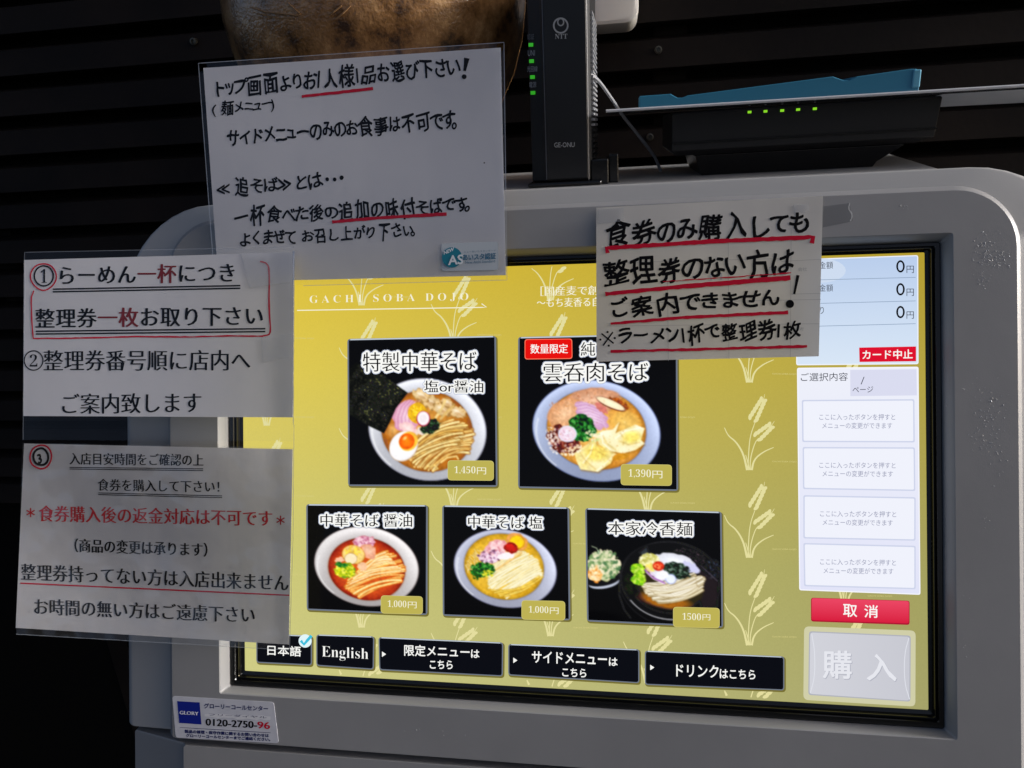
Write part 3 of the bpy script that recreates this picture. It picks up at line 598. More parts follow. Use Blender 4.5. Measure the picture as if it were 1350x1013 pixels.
def dish5():
    p = Paint(165, 70, 35, 1150, 960)
    p.ell(760, 640, 440, 350, (28, 28, 32), 10); p.ell(760, 640, 432, 342, (8, 8, 10), 10)
    for r, c, w in ((1.0, (120, 120, 126), 4), (.965, (46, 46, 50), 3)):
        p.line([(745 + 400 * r * math.cos(t), 600 + 318 * r * math.sin(t)) for t in np.linspace(0, 6.283, 60)], w, c, .9)
    p.line([(330 + 4, 640), (330, 740), (370, 860), (420, 925)], 4, (150, 150, 156), .9)
    p.ell(745, 600, 392, 310, (14, 14, 16), 8); p.specks(900, 400, 130, 60, 160, 3, [(150, 130, 140), (90, 80, 90)], 15, .7); p.specks(1080, 500, 60, 90, 90, 4, [(90, 100, 120), (60, 66, 80)], 10)
    p.poly([(960, 470), (1130, 600), (1120, 800), (1000, 850), (960, 700)], (62, 54, 58), .8, soft=30); p.line([(990, 470), (1120, 590)], 12, (96, 90, 100), .8); p.poly([(500, 380), (560, 330), (580, 400), (540, 430)], (120, 130, 140), .5, soft=20)
    p.ell(740, 650, 270, 190, (62, 56, 40), 8, soft=16); p.specks(430, 640, 60, 90, 60, 8, [(36, 52, 24), (20, 30, 14)]); p.ell(700, 770, 200, 60, (170, 110, 40), 8, soft=30)
    for t0, t1 in ((100, 150), (60, 98)):
        p.line([(745 + 330 * math.cos(math.radians(t)), 610 + 262 * math.sin(math.radians(t))) for t in range(t0, t1, 6)], 5, (150, 140, 120), .6)
    p.line([(745 + 380 * math.cos(math.radians(t)), 612 + 312 * math.sin(math.radians(t))) for t in range(70, 150, 6)], 9, (226, 226, 230), .8)
    p.ell(780, 445, 165, 66, (216, 216, 226), 8, wob=.15, seed=3, col2=(246, 248, 255)); p.ell(900, 490, 70, 44, (206, 206, 236), 20, wob=.5, seed=7)
    p.ell(580, 440, 80, 52, (206, 200, 120), -10, wob=.5, seed=6); p.specks(580, 440, 76, 50, 120, 8, [(236, 232, 170), (190, 186, 100), (250, 246, 210)]); p.ell(600, 510, 60, 40, (236, 220, 120), 20, wob=.4)
    p.noodles([(520, 640), (560, 720), (660, 790)], [(900, 560), (1010, 570), (990, 680)], 26, 17, (220, 208, 176), (250, 244, 222), (10, 60), (140, 120, 80))
    p.noodles([(540, 640), (660, 740)], [(930, 540), (960, 660)], 11, 15, (232, 222, 192), (252, 248, 232), (10, 60), (170, 150, 110))
    p.ell(700, 560, 110, 50, (226, 226, 236), 8, wob=.4, seed=17); p.line([(545, 520), (600, 580), (700, 626)], 14, (176, 120, 190)); p.line([(550, 540), (610, 596), (700, 634)], 5, (250, 236, 252)); p.line([(560, 505), (620, 568), (690, 600)], 6, (226, 190, 230))
    p.ell(800, 520, 110, 62, (60, 74, 66), 12, wob=.5, seed=9); p.specks(800, 515, 100, 60, 220, 7, [(30, 44, 36), (130, 150, 136), (70, 96, 76), (16, 22, 18)], 12)
    p.ell(652, 487, 46, 40, (180, 40, 20)); p.ell(652, 487, 40, 34, (226, 80, 50)); p.specks(652, 487, 30, 26, 26, 5, [(250, 160, 110), (190, 40, 24)])
    p.ell(750, 590, 44, 42, (150, 160, 210)); p.ell(750, 590, 38, 36, (232, 238, 255)); p.ell(680, 560, 54, 36, (240, 240, 250), -15)
    for x, y in ((485, 520), (490, 600)): p.ell(x, y, 56, 46, (110, 170, 20), wob=.5, seed=int(y)); p.specks(x, y, 52, 44, 90, 9, [(170, 220, 50), (120, 186, 30), (210, 236, 110)])
    p.ell(200, 600, 160, 84, (30, 30, 34), -10); p.ell(205, 640, 130, 50, (190, 196, 210), -12); p.ell(200, 622, 136, 46, (16, 16, 20), -12)
    p.ell(205, 510, 130, 120, (170, 176, 130), -10, wob=.4, seed=5); p.specks(210, 490, 130, 120, 330, 12, [(206, 212, 170), (130, 160, 110), (226, 220, 190), (90, 130, 90), (240, 230, 200)]); p.ell(130, 580, 60, 56, (236, 180, 110), wob=.4, seed=1); p.specks(130, 570, 60, 70, 70, 9, [(250, 210, 150), (226, 150, 70), (255, 236, 200)])
    p.line([(110, 342), (150, 356), (170, 400)], 7, (206, 220, 190)); p.ell(150, 940, 200, 60, (2, 2, 4), 0, soft=30)
    return p
TILES = [
    ([(458, 447), (654, 443), (656, 642), (459, 641)], dish1, 'large menu tile with seaweed sheet and halved egg in a white bowl'),
    ([(683, 444.5), (893, 440), (894, 647.5), (683, 643.5)], dish2, 'large menu tile with dumplings and green onion in a pale blue bowl'),
    ([(403.7, 664.7), (564, 666), (563.6, 811), (404.5, 804.5)], dish3, 'small menu tile with noodles in red brown soup'),
    ([(583, 666.4), (750.4, 669), (752, 818), (583.7, 812)], dish4, 'small menu tile with noodles in clear yellow soup'),
    ([(771.4, 670), (951.3, 674.7), (953.3, 827.7), (773.8, 819.4)], dish5, 'small menu tile with cold noodles in a black bowl beside a side dish')]
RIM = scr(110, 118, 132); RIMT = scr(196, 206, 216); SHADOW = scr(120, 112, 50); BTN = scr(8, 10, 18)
def grow(c, d):
    cx = sum(p[0] for p in c) / 4; cy = sum(p[1] for p in c) / 4
    return [(x + d * (1 if x > cx else -1), y + d * (1 if y > cy else -1)) for x, y in c]
def glossy_frame(c, lift):
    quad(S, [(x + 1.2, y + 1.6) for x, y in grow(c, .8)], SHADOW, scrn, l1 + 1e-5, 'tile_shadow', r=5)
    quad(S, c, RIM, scrn, lift, 'tile_rim', r=4.5)
    stroke(S, [(c[0][0] + 4, c[0][1] + 1.0), (c[1][0] - 4, c[1][1] + 1.0)], 1.5, RIMT, scrn, lift=lift + .00006, name='tile_highlight')
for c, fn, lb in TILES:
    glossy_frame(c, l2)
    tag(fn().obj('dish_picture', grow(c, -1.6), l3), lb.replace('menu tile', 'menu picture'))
def title(s, x0, y0, x1, y1, h, r=2.9, core=(10, 10, 14)):
    text(S, s, x0, y0, x1, y1, h, scr(206, 216, 240, .75), scrn, off=0, lift=l3 + 2e-5, copies=ringd(r + .7, 12), name='lettering_glow')
    text(S, s, x0, y0, x1, y1, h, WHT, scrn, off=0, lift=l4 + 1e-5, copies=ringd(r - .2, 12) + ringd(r * .5, 6), name='lettering_outline')
    text(S, s, x0, y0, x1, y1, h, scr(*core), scrn, off=-.008, lift=l5 + 4e-5, copies=((-.3, 0), (.3, 0)))
title('特製中華そば', 479, 490.4, 628, 488.8, 25.5); title('塩or醤油', 559.6, 517.8, 637, 517.8, 16, r=2.2)
title('雲呑肉そば', 716.4, 503.6, 854, 502.8, 24.5); title('純', 766, 469.5, 784.5, 469, 18, r=2.2)
title('中華そば 醤油', 423, 694.3, 543.2, 694.8, 17, r=2.3); title('中華そば 塩', 617.6, 696, 715, 697.6, 16.5, r=2.2); title('本家冷香麺', 802, 705, 912.5, 706.5, 18, r=2.5)
TAGC = scr(190, 178, 84); TAGE = scr(206, 196, 116)
for (x0, y0, x1, y1, dy), s, (tx0, ty0, tx1, ty1, h), lb in (
        ((591, 607.6, 650.5, 632.6, .6), '1,450', (599.3, 625.2, 627, 625.6, 10.5), None), ((819, 612.5, 885, 639, 1.0), '1,390', (828.5, 630, 858, 630.8, 11.5), None),
        ((503, 785.5, 556.9, 808, 1.4), '1,000', (511.5, 801.2, 536, 802.0, 10), None), ((688.3, 791.8, 744.5, 816, 1.4), '1,000', (697.2, 808.7, 723, 809.6, 10), None), ((888, 800.6, 948, 826, 1.6), '1500', (899.6, 816.8, 924, 817.8, 9), None)):
    c = [(x0, y0), (x1, y0 + dy), (x1, y1 + dy), (x0, y1)]
    quad(S, grow(c, .7), TAGE, scrn, l6, 'price_tag', r=5); quad(S, c, TAGC, scrn, l6 + 3e-5, 'price_tag_face', r=4.5)
    text(S, serif(s), tx0, ty0, tx1, ty1, h, CREAM, scrn, off=-.012, lift=l6 + 7e-5); e = tx1 + 2
    text(S, '円', e, ty1 - .3, e + h * 1.15, ty1, h * .86, CREAM, scrn, lift=l6 + 7e-5)
quad(S, [(691.7, 447.4), (754.4, 446.6), (754.8, 473.4), (691.7, 474.2)], scr(255, 120, 90), scrn, l4, 'limited_badge', r=4)
quad(S, [(692.7, 448.4), (753.4, 447.6), (753.8, 472.4), (692.7, 473.2)], scr(232, 14, 8), scrn, l4 + 3e-5, 'limited_badge_face', r=3.5)
text(S, '数量限定', 699.5, 466.5, 748.6, 466, 12.5, WHT, scrn, lift=l5, copies=MIN(.5))
BUT = [[(338, 835), (411.5, 838), (411.5, 877.5), (338, 874)], [(417, 836.5), (493.6, 839), (493, 883), (417, 878)], [(499, 840), (663.5, 847), (663, 892), (500, 883.6)],
       [(670, 849), (843, 856), (843, 901), (670, 890.5)], [(850, 857.8), (1034, 865.5), (1034, 910.5), (850, 903)]]
BL = ['black button for Japanese with a ticked badge', 'black button reading English', 'black button for limited menu', 'black button for side menu', 'black button for drinks']
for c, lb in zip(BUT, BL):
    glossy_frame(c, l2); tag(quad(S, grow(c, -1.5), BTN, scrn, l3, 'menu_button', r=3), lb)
for x, y in ((506, 862.5), (679, 870.6), (859.4, 880)):
    MB().add([S(x - 2.2, y - 3.6, l4), S(x - 2.2, y + 3.6, l4), S(x + 3.2, y, l4)], [(0, 1, 2)]).build('arrow_mark', WHT, scrn)
B2 = ((-.25, 0), (.25, 0), (0, .25), (0, -.25))
for s, *a in (('日本語', 353, 863.5, 397, 865.5, 13), ('限定メニュー', 533.3, 864.5, 619, 867, 14.5), ('は', 621.3, 867, 632, 867.5, 10.5), ('こちら', 567, 881.3, 596.6, 882, 11),
              ('サイドメニュー', 701.5, 873.5, 800, 877, 15), ('は', 803, 877.5, 814, 878, 10.5), ('こちら', 741.5, 891.5, 772.7, 893, 11), ('ドリンク', 891.7, 891.5, 947, 893.5, 16), ('はこちら', 949, 894, 995.5, 895.5, 12)):
    text(S, s, *a, WHT, scrn, lift=l4, copies=B2)
text(S, serif('English'), 424.5, 869.5, 485.7, 873, 18, WHT, scrn, off=-.012, lift=l4)
disc(S, 402.6, 845, 8.6, 8.8, scr(226, 246, 250), scrn, l5, 'tick_badge'); stroke(S, [(397, 844.5), (401, 849.5), (411, 838)], 3.8, scr(60, 190, 220), scrn, lift=l6, name='tick')

# right-hand panels
def pnl(c, m, lift, name, r=2, edge=None):
    if edge: quad(S, grow(c, 1.4), edge, scrn, lift - 2e-5, name + '_edge', r=r + 1)
    return quad(S, c, m, scrn, lift, name, r=r)
def gradmat(name, c0, c1, axis='Z'):
    m = mat(name, (0.004, 0.004, 0.004, 1), .12, .1); n = m.node_tree.nodes; L = m.node_tree.links; b = n['Principled BSDF']
    tc = n.new('ShaderNodeTexCoord'); sp = n.new('ShaderNodeSeparateXYZ'); L.new(tc.outputs['Generated'], sp.inputs[0]); rp = n.new('ShaderNodeValToRGB')
    rp.color_ramp.elements[0].color = rgb(*c0); rp.color_ramp.elements[1].color = rgb(*c1); L.new(sp.outputs[axis], rp.inputs[0]); L.new(rp.outputs[0], b.inputs['Emission Color']); b.inputs['Emission Strength'].default_value = 1; return m
pnl([(1050.5, 343.5), (1209, 338), (1209.5, 479), (1051, 480.5)], gradmat('panel_blue', (216, 230, 246), (186, 206, 236)), l2, 'amount_panel', edge=scr(240, 244, 252))
disc(S, 1082, 357, 33, 16, scr(206, 220, 240), scrn, l2 + 2e-5, 'watermark')
GL = scr(140, 160, 186)
for y in (366, 397, 427): stroke(S, [(1052, y + 4), (1207, y)], .8, GL, scrn, lift=l3, name='divider')
TX = scr(50, 54, 66); DK = scr(6, 6, 10)
for s, y in (('投入金額', 354.5), ('購入金額', 384.5), ('おつり', 414)):
    text(S, s, 1061 if len(s) == 4 else 1061, y + .6, 1098 if len(s) == 4 else 1086, y, 9.5, TX, scrn, lift=l3)
for y in (359.5, 389.7, 419.7):
    ring_shape(S, 1187, y - 8, 4.4, 6.9, 2.5, DK, scrn, l3, 'digit'); text(S, '円', 1195, y + .8, 1204.6, y + .8, 9.6, TX, scrn, lift=l3)
quad(S, [(1132.5, 458.5), (1207.5, 457), (1207.5, 476.5), (1133, 477.5)], scr(222, 12, 44), scrn, l3, 'card_stop_badge')
text(S, 'カード中止', 1137, 474, 1202.8, 473, 12, WHT, scrn, lift=l4, copies=B2)
pnl([(1052, 486.5), (1209.5, 485), (1212, 783), (1055, 777)], gradmat('panel_white', (226, 228, 248), (238, 240, 250)), l2, 'selection_panel', edge=scr(248, 248, 255))
quad(S, [(1120.7, 488), (1208, 487), (1208.5, 521.5), (1121, 522.5)], scr(218, 220, 240), scrn, l3, 'page_field')
text(S, 'ご選択内容', 1055.6, 503, 1117.5, 502.3, 11, TX, scrn, lift=l4); stroke(S, [(1139, 497), (1135, 507)], 1, TX, scrn, lift=l4, name='slash_mark'); text(S, 'ページ', 1123.8, 518, 1151, 517.5, 8, TX, scrn, lift=l4)
SL = [[(1057, 527.5), (1205.3, 526.5), (1205.8, 583.5), (1057.5, 583)], [(1058, 589.5), (1206, 590), (1206.5, 647.5), (1058.5, 645)], [(1059, 653), (1207, 655.7), (1206.8, 713), (1059, 710)], [(1059, 716), (1207, 719.7), (1207, 777), (1060, 773)]]
ST = [((1080, 554, 1180, 554), (1083.7, 565.3, 1176, 565.3)), ((1080, 617.3, 1180.5, 617.8), (1084, 628.5, 1177, 629)), ((1081, 681.3, 1181.3, 682.2), (1084.3, 692.6, 1176.7, 693.4)), ((1081, 744.6, 1181, 746), (1085.5, 756.2, 1177.5, 757.4))]
for c, (a, b) in zip(SL, ST):
    quad(S, c, scr(206, 212, 234), scrn, l3, 'selection_slot', r=2.5); quad(S, grow(c, -1.8), scr(240, 242, 252), scrn, l3 + 2e-5, 'selection_slot_face', r=2)
    text(S, 'ここに入ったボタンを押すと', *a, 8, scr(146, 150, 176), scrn, lift=l4); text(S, 'メニューの変更ができます', *b, 8, scr(146, 150, 176), scrn, lift=l4)
quad(S, [(1069, 788), (1199, 792), (1199, 824), (1069, 819.5)], scr(170, 20, 50), scrn, l3, 'cancel_button', r=3.5)
quad(S, [(1070, 788.6), (1198, 792.6), (1198, 822), (1070, 817.8)], gradmat('cancel_red', (216, 26, 60), (236, 70, 100)), scrn, l3 + 3e-5, 'cancel_button_face', r=3)
text(S, '取', 1111.5, 813, 1129.7, 813.5, 16.5, WHT, scrn, lift=l4, copies=B2); text(S, '消', 1139.4, 814, 1157, 814.6, 16.5, WHT, scrn, lift=l4, copies=B2)
pb = [(1060, 825.7), (1207, 831.5), (1206.6, 931.6), (1059, 922.7)]
quad(S, pb, scr(208, 206, 168), scrn, l3, 'purchase_button', r=7); quad(S, grow(pb, -6.5), scr(176, 178, 188), scrn, l3 + 3e-5, 'purchase_button_edge', r=4); quad(S, grow(pb, -8), gradmat('purchase_grey', (210, 211, 219), (200, 201, 210), 'X'), scrn, l4, 'purchase_button_face', r=4)
for P in ([(1070, 836), (1074, 858), (1074, 892), (1068, 914)], [(1198, 841), (1192, 862), (1192, 900), (1199, 922)]): stroke(S, smooth(P), 1.1, scr(224, 226, 234), scrn, lift=l5, name='button_glint')
for s, *a in (('購', 1085, 893.6, 1122, 894.6, 36), ('入', 1143, 896.3, 1181, 897.6, 34)):
    text(S, s, *a, scr(178, 180, 192), scrn, lift=l5, copies=tuple((x + .8, y + .9) for x, y in ringd(1.0, 6)), name='lettering_shadow'); text(S, s, *a, scr(230, 231, 238), scrn, lift=l6, copies=ringd(.7, 6))

# marks left on the front panel
FP = Plane(YF); FP2 = Plane(YF)
rd = random.Random(3); bits = MB()
for cx, cy, rx, ry, n in ((1300, 330, 14, 18, 40), (1312, 345, 22, 10, 60), (1295, 368, 14, 8, 24), (1305, 545, 20, 26, 50), (1298, 580, 18, 18, 26), (1315, 610, 12, 26, 16), (1288, 520, 22, 30, 12), (1190, 272, 6, 5, 8), (1300, 690, 8, 10, 6), (1270, 820, 14, 60, 6), (300, 950, 60, 6, 10), (560, 962, 60, 6, 6)):
    for _ in range(n):
        x, y = rd.gauss(cx, rx * .6), rd.gauss(cy, ry * .6); w, h, a = rd.uniform(.4, 1.8), rd.uniform(.3, .8), rd.uniform(0, 3.14); z = rd.uniform(.00008, .00025)
        if x > 1340: continue
        ring = [FP(x + w * math.cos(t) * math.cos(a) - h * math.sin(t) * math.sin(a), y + w * math.cos(t) * math.sin(a) + h * math.sin(t) * math.cos(a), .00005) for t in [k * math.pi / 3 for k in range(6)]]
        bits.add(ring + [FP(x, y, z)], [((i + 1) % 6, i, 6) for i in range(6)])
tag(bits.build('adhesive_residue', mat('dried_glue', rgb(168, 168, 170), .25, .6), machine), kind='stuff')
quad(FP, [(1086, 272), (1120, 268), (1124, 292), (1085, 300)], film('old_tape', .05, .3, haze=.28, hcol=rgb(130, 128, 124)), machine, .0002, 'tape_remnant')
stroke(FP, smooth([(1120, 268), (1118, 276), (1124, 283), (1121, 292)]), 1.2, mat('peeled_edge', rgb(200, 200, 200), .3), machine, lift=.0005, name='tape_edge', wob=.4)

# call centre sticker on the lower left of the panel
stk = tag(quad(FP, [(227.4, 917.6), (361, 925.7), (367.7, 980), (232, 972.5)], mat('sticker_white', rgb(205, 206, 214), .3, .5, bump=[(60, .2, .002)]), machine, .0003, 'sticker', r=4, thick=.00025), 'white call centre sticker with a blue square logo')
quad(FP, [(234, 924.3), (263.7, 926), (266, 955), (236.7, 953)], ink(24, 40, 140), stk, .0004, 'logo_square')
text(FP, 'GLORY', 237.5, 941.5, 262, 943, 4.6, ink(225, 228, 240), stk, lift=.0005, copies=((-.3, 0), (.3, 0)))
text(FP, 'グローリーコールセンター', 269.4, 933.6, 353.6, 937.6, 6.6, NAVY, stk, lift=.0004, copies=B2)
text(FP, '0120-2750-', 271.8, 956.2, 339, 960, 9, BLK, stk, lift=.0004, copies=((-.5, 0), (.5, 0), (0, .3))); text(FP, '96', 340, 960, 356, 961, 9, RED, stk, lift=.0004, copies=((-.5, 0), (.5, 0), (0, .3)))
stroke(FP, [(270, 943), (357, 947)], (4.5, 5), mat('scraped_foil', rgb(226, 226, 230), .35), stk, lift=.00038, name='scraped_band', wob=1.1, seed=4)
text(FP, 'フリーダイヤル', 276, 943.3, 352, 947, 3, NAVY, stk, lift=.0006)
stroke(FP, [(238, 959), (357, 966)], .6, NAVY, stk, lift=.0004, name='rule')
text(FP, '製品の修理・保守作業に関するお問い合わせは', 244, 966.2, 354.6, 971.8, 4.4, NAVY, stk, lift=.0004, copies=B2); text(FP, 'グローリーコールセンターまでご連絡ください。', 245.7, 971.6, 356.5, 977, 4.2, NAVY, stk, lift=.0004, copies=B2)

# ------------------------------------------------------------------ notices
def foot(pl, c): return pl((c[2][0] + c[3][0]) / 2, (c[2][1] + c[3][1]) / 2)
# handwritten laminated notice at the top
N2 = Plane(-.0185, lambda x, z: .002 * math.sin((x + .2) * 14) + .0012 * math.cos(z * 26 + x * 9))
c = [(268, 90), (660, 63), (667, 363), (288, 372)]
n2 = empty('laminated_notice', foot(N2, c), 'laminated handwritten notice with two red underlines and a teal emblem sticker at its corner', 'notice')
sheet(N2, c, M_paper, n2, 0, 'paper'); sheet(N2, [(262, 84), (664.5, 56.5), (668.5, 369.5), (284, 379)], M_film, n2, .0008, 'laminate_film', thick=0, r=1)
sheet(N2, [(262, 84), (664.5, 56.5), (668.5, 369.5), (284, 379)], M_film, n2, -.0008, 'laminate_backing', thick=0, r=1)
o2 = rounded([(262, 84), (664.5, 56.5), (668.5, 369.5), (284, 379)], 6); stroke(N2, [(284, 379), (262, 84), (664.5, 56.5), (668.5, 369.5), (400, 377)], 1.0, film('film_edge', .35, .3, haze=.25), n2, lift=.001, name='laminate_rim')
hk = dict(lift=.0004)
hand(N2, 'トップ画面よりお1人様1品お選び下さい', 281, 131, 606, 101, 30, BLK, n2, .55, seed=1, **hk)
stroke(N2, [(615.5, 77), (612.5, 94)], (7, 3.5), BLK, n2, lift=.0004, name='exclamation_mark', wob=.3); disc(N2, 612, 101.5, 3.2, 3.2, BLK, n2, .0004, 'exclamation_dot')
hand(N2, '(麺メニュー)', 283, 153, 369, 144, 19, BLK, n2, .4, seed=2, **hk); hand(N2, 'サイドメニューのみのお食事は不可です。', 300, 195, 610, 170, 29, BLK, n2, .55, seed=3, **hk)
hand(N2, '≪追そば≫とは・・・', 285, 261, 450, 247, 26, BLK, n2, .5, seed=4, **hk); hand(N2, '一杯食べた後の追加の味付そばです。', 307, 299, 628, 281, 27, BLK, n2, .55, seed=5, **hk); hand(N2, 'よくまぜて お召し上がり下さい。', 316, 326, 555, 313, 23, BLK, n2, .5, seed=6, **hk)
stroke(N2, [(398, 127.5), (440, 123), (492, 117)], (3.6, 4.4), RED, n2, lift=.0005, wob=.3, seed=1); stroke(N2, [(438, 293), (500, 287.5), (589, 282.5)], (4, 4.4), RED, n2, lift=.0005, wob=.3, seed=2)
disc(N2, 638.5, 215, .9, 1, BLK, n2, .0004, 'ink_speck')
s2 = tag(quad(N2, [(582, 321.5), (657, 319), (657.5, 356.5), (582.5, 358)], mat('sticker_grey', rgb(188, 196, 202), .3), n2, .0013, 'sticker', r=4, thick=.0002), 'small pale sticker with a round teal emblem')
TEAL = ink(42, 128, 150)
disc(N2, 596.5, 340, 13.2, 13.4, TEAL, s2, .0034, 'emblem'); text(N2, 'NEW', 586, 336.5, 599, 331, 4.5, ink(220, 230, 235), s2, lift=.0037, copies=B2); text(N2, 'AS', 592, 350, 611, 348.5, 12, ink(225, 232, 236), s2, lift=.0039, copies=ringd(.5, 6))
text(N2, 'あいスタ認証', 611, 344, 654, 342, 8, ink(60, 110, 140), s2, lift=.0034, copies=B2); text(N2, 'New Aichi Standard', 614, 348.3, 653, 346.5, 3.4, ink(60, 110, 140), s2, lift=.0034); text(N2, 'ニューあいちスタンダード', 612, 334.2, 654, 332.2, 2.6, ink(60, 110, 140), s2, lift=.0034)
# printed notices 1-2 and 3 on the left
N1 = Plane(-.0255, lambda x, z: .10 * min(0, x + .2) + .0012 * math.sin(x * 22 + 1) + .0008 * math.sin(z * 30)); c = [(31.7, 343), (387, 333), (386, 550.5), (30.5, 548.7)]
n1 = empty('printed_notice', foot(N1, c), 'printed notice with red circled number 1 and a red pen bracket', 'notice')
sheet(N1, c, M_paper, n1, 0, 'paper'); fc = [(33, 333), (388, 326), (387.5, 582), (31, 580)]
sheet(N1, fc, M_film, n1, .0008, 'laminate_film', thick=0); stroke(N1, [(31, 580), (33, 333), (388, 326)], .8, film('film_edge2', .2, .3, haze=.12), n1, lift=.001, name='laminate_rim')
stroke(N1, [(387.5, 331), (387.5, 376), (387, 560)], (2.2, 1), film('film_edge3', .5, .25, haze=.4), n1, lift=.0011, name='laminate_seam', wob=.3)
quad(N1, [(318, 334), (386, 333), (386, 372), (330, 380)], M_tape, n1, .0014, 'tape'); quad(N1, [(345, 445), (386, 440), (386, 470), (347, 478)], M_tape, n1, .0014, 'tape')
LB = dict(off=-.010, lift=.0004)
def line_cols(pl, parts, x0, y0, x1, y1, h, par, cw, off):
    """one printed line whose characters change ink part way"""
    n = sum(len(p[0]) for p in parts); i = 0; w = (x1 - x0) / n
    for s, m in parts:
        for ch in s:
            if ch == '、': i += 1; continue
            v, f = glyphs(ch, off); mb = MB(); X = x0 + w * i; Y = y0 + (y1 - y0) * (i + .5) / n
            for k, (dx, dy) in enumerate(cw): emit(mb, pl, np.stack([X + v[:, 0] * w * .98 + dx, Y - (v[:, 1] + .08) * h * .98 + dy], 1), f, .0004 + k * 4e-6)
            mb.build('character', m, par); i += 1
BOLD = ((-.9, 0), (-.45, .2), (0, .35), (.45, .2), (.9, 0), (0, -.2)); MED = ((-.8, 0), (-.4, 0), (0, 0), (.4, 0), (.8, 0), (0, .25))
line_cols(N1, [('らーめん', BLK), ('一杯', DRED), ('につき', BLK)], 75, 376, 313, 372, 28, n1, BOLD, -.008); line_cols(N1, [('整理券', BLK), ('一枚', DRED), ('お取り下さい', BLK)], 46, 433, 349, 429, 28.5, n1, BOLD, -.008)
for a, b in (((70, 381.5), (317, 376.8)), ((70, 385), (317, 380.3)), ((47.5, 437), (350, 433.6)), ((47.5, 440.6), (350, 437.4))): stroke(N1, [a, b], 1.9, BLK, n1, lift=.0004)
ring_shape(N1, 58, 364, 12.5, 13.2, 2, BLK, n1, .0004); text(N1, serif('1'), 54, 373, 62, 373, 18, BLK, n1, **LB); ring_shape(N1, 57.5, 365, 16.5, 17.5, 1.8, RED, n1, .0005, 'red_circle', .6, 3)
stroke(N1, smooth([(343, 345), (352, 347), (355.5, 356), (354.5, 400), (357, 436), (355, 442), (347, 443)]), 2.0, RED, n1, lift=.0005, name='red_bracket', wob=.25); stroke(N1, [(347, 443.5), (300, 443), (250, 444.5), (180, 444), (100, 446), (44, 446.5), (41.8, 420), (41.5, 392), (45, 383.5)], 1.9, RED, n1, lift=.0005, name='red_bracket', wob=.3, seed=2)
ring_shape(N1, 44.5, 475.5, 12.3, 12.8, 1.5, BLK, n1, .0004); text(N1, serif('2'), 39.5, 483.5, 49.5, 483.5, 16, BLK, n1, **LB)
text(N1, '整理券番号順に店内へ', 58.4, 489, 329.5, 488.5, 27, BLK, n1, off=-.012, lift=.0004, copies=MED); text(N1, 'ご案内致します', 83, 546, 265, 544, 26.5, BLK, n1, off=-.012, lift=.0004, copies=MED)
N3 = Plane(-.0225, lambda x, z: .085 * min(0, x + .2) + .003 * math.sin(x * 18 + 2 + z * 6) + .002 * math.sin(z * 34 + x * 8)); c = [(31.7, 585), (386, 592.5), (380.7, 850), (20.7, 828)]
n3 = empty('wrinkled_notice', foot(N3, c), 'wrinkled printed notice with red circled number 3, lowest on the left', 'notice')
sheet(N3, c, M_paper2, n3, 0, 'paper'); sheet(N3, [(30, 584), (388, 590), (381.5, 857), (22, 836)], M_filmw, n3, .0009, 'laminate_film', thick=0)
stroke(N3, [(388, 560), (387, 700), (382, 857), (22, 836)], .9, film('film_edge4', .3, .3, haze=.2), n3, lift=.0012, name='laminate_rim', wob=.2)
for s, a, m in (('入店目安時間をご確認の上', (92.4, 612.5, 268, 614.5, 15.5), BLK), ('食券を購入して下さい！', (129.5, 647, 289, 649.5, 15.5), BLK), ('食券購入後の返金対応は不可です', (52, 687.5, 358.5, 694, 21), ink(190, 34, 44)), ('（商品の変更は承ります）', (99, 728, 273, 734, 18), BLK),
                ('整理券持ってない方は入店出来ません', (28.7, 764.6, 380, 779.4, 21.5), BLK), ('お時間の無い方はご遠慮下さい', (46, 810, 335.4, 821.5, 21), BLK)):
    text(N3, s, *a, m, n3, off=-.012, lift=.0004, copies=((-.55, 0), (0, 0), (.55, 0), (0, .3)) if a[4] < 17 else MED)
for x, y in ((40.6, 676), (370, 686)):
    for t in (90, 30, 150): stroke(N3, [(x - 6 * math.cos(math.radians(t)), y - 6 * math.sin(math.radians(t))), (x + 6 * math.cos(math.radians(t)), y + 6 * math.sin(math.radians(t)))], 1.6, ink(190, 34, 44), n3, lift=.0004 + t * 1e-7, name='asterisk')
for a, b in (((92, 616.3), (268, 618.3)), ((92, 618.5), (268, 620.6)), ((129.5, 650), (293, 654)), ((129.5, 652.2), (293, 656.3))): stroke(N3, [a, b], 1.1, BLK, n3, lift=.0004)
stroke(N3, [(27, 769), (381.6, 785)], 1.8, RED, n3, lift=.0004)
ring_shape(N3, 54, 602.5, 10, 11, 3, BLK, n3, .0005, 'circle', .4, 2); hand(N3, '3', 48.5, 611, 62, 611, 17, BLK, n3, .7, seed=9); ring_shape(N3, 54, 602.5, 14.5, 15.5, 2.2, RED, n3, .0006, 'red_circle', .5, 5)
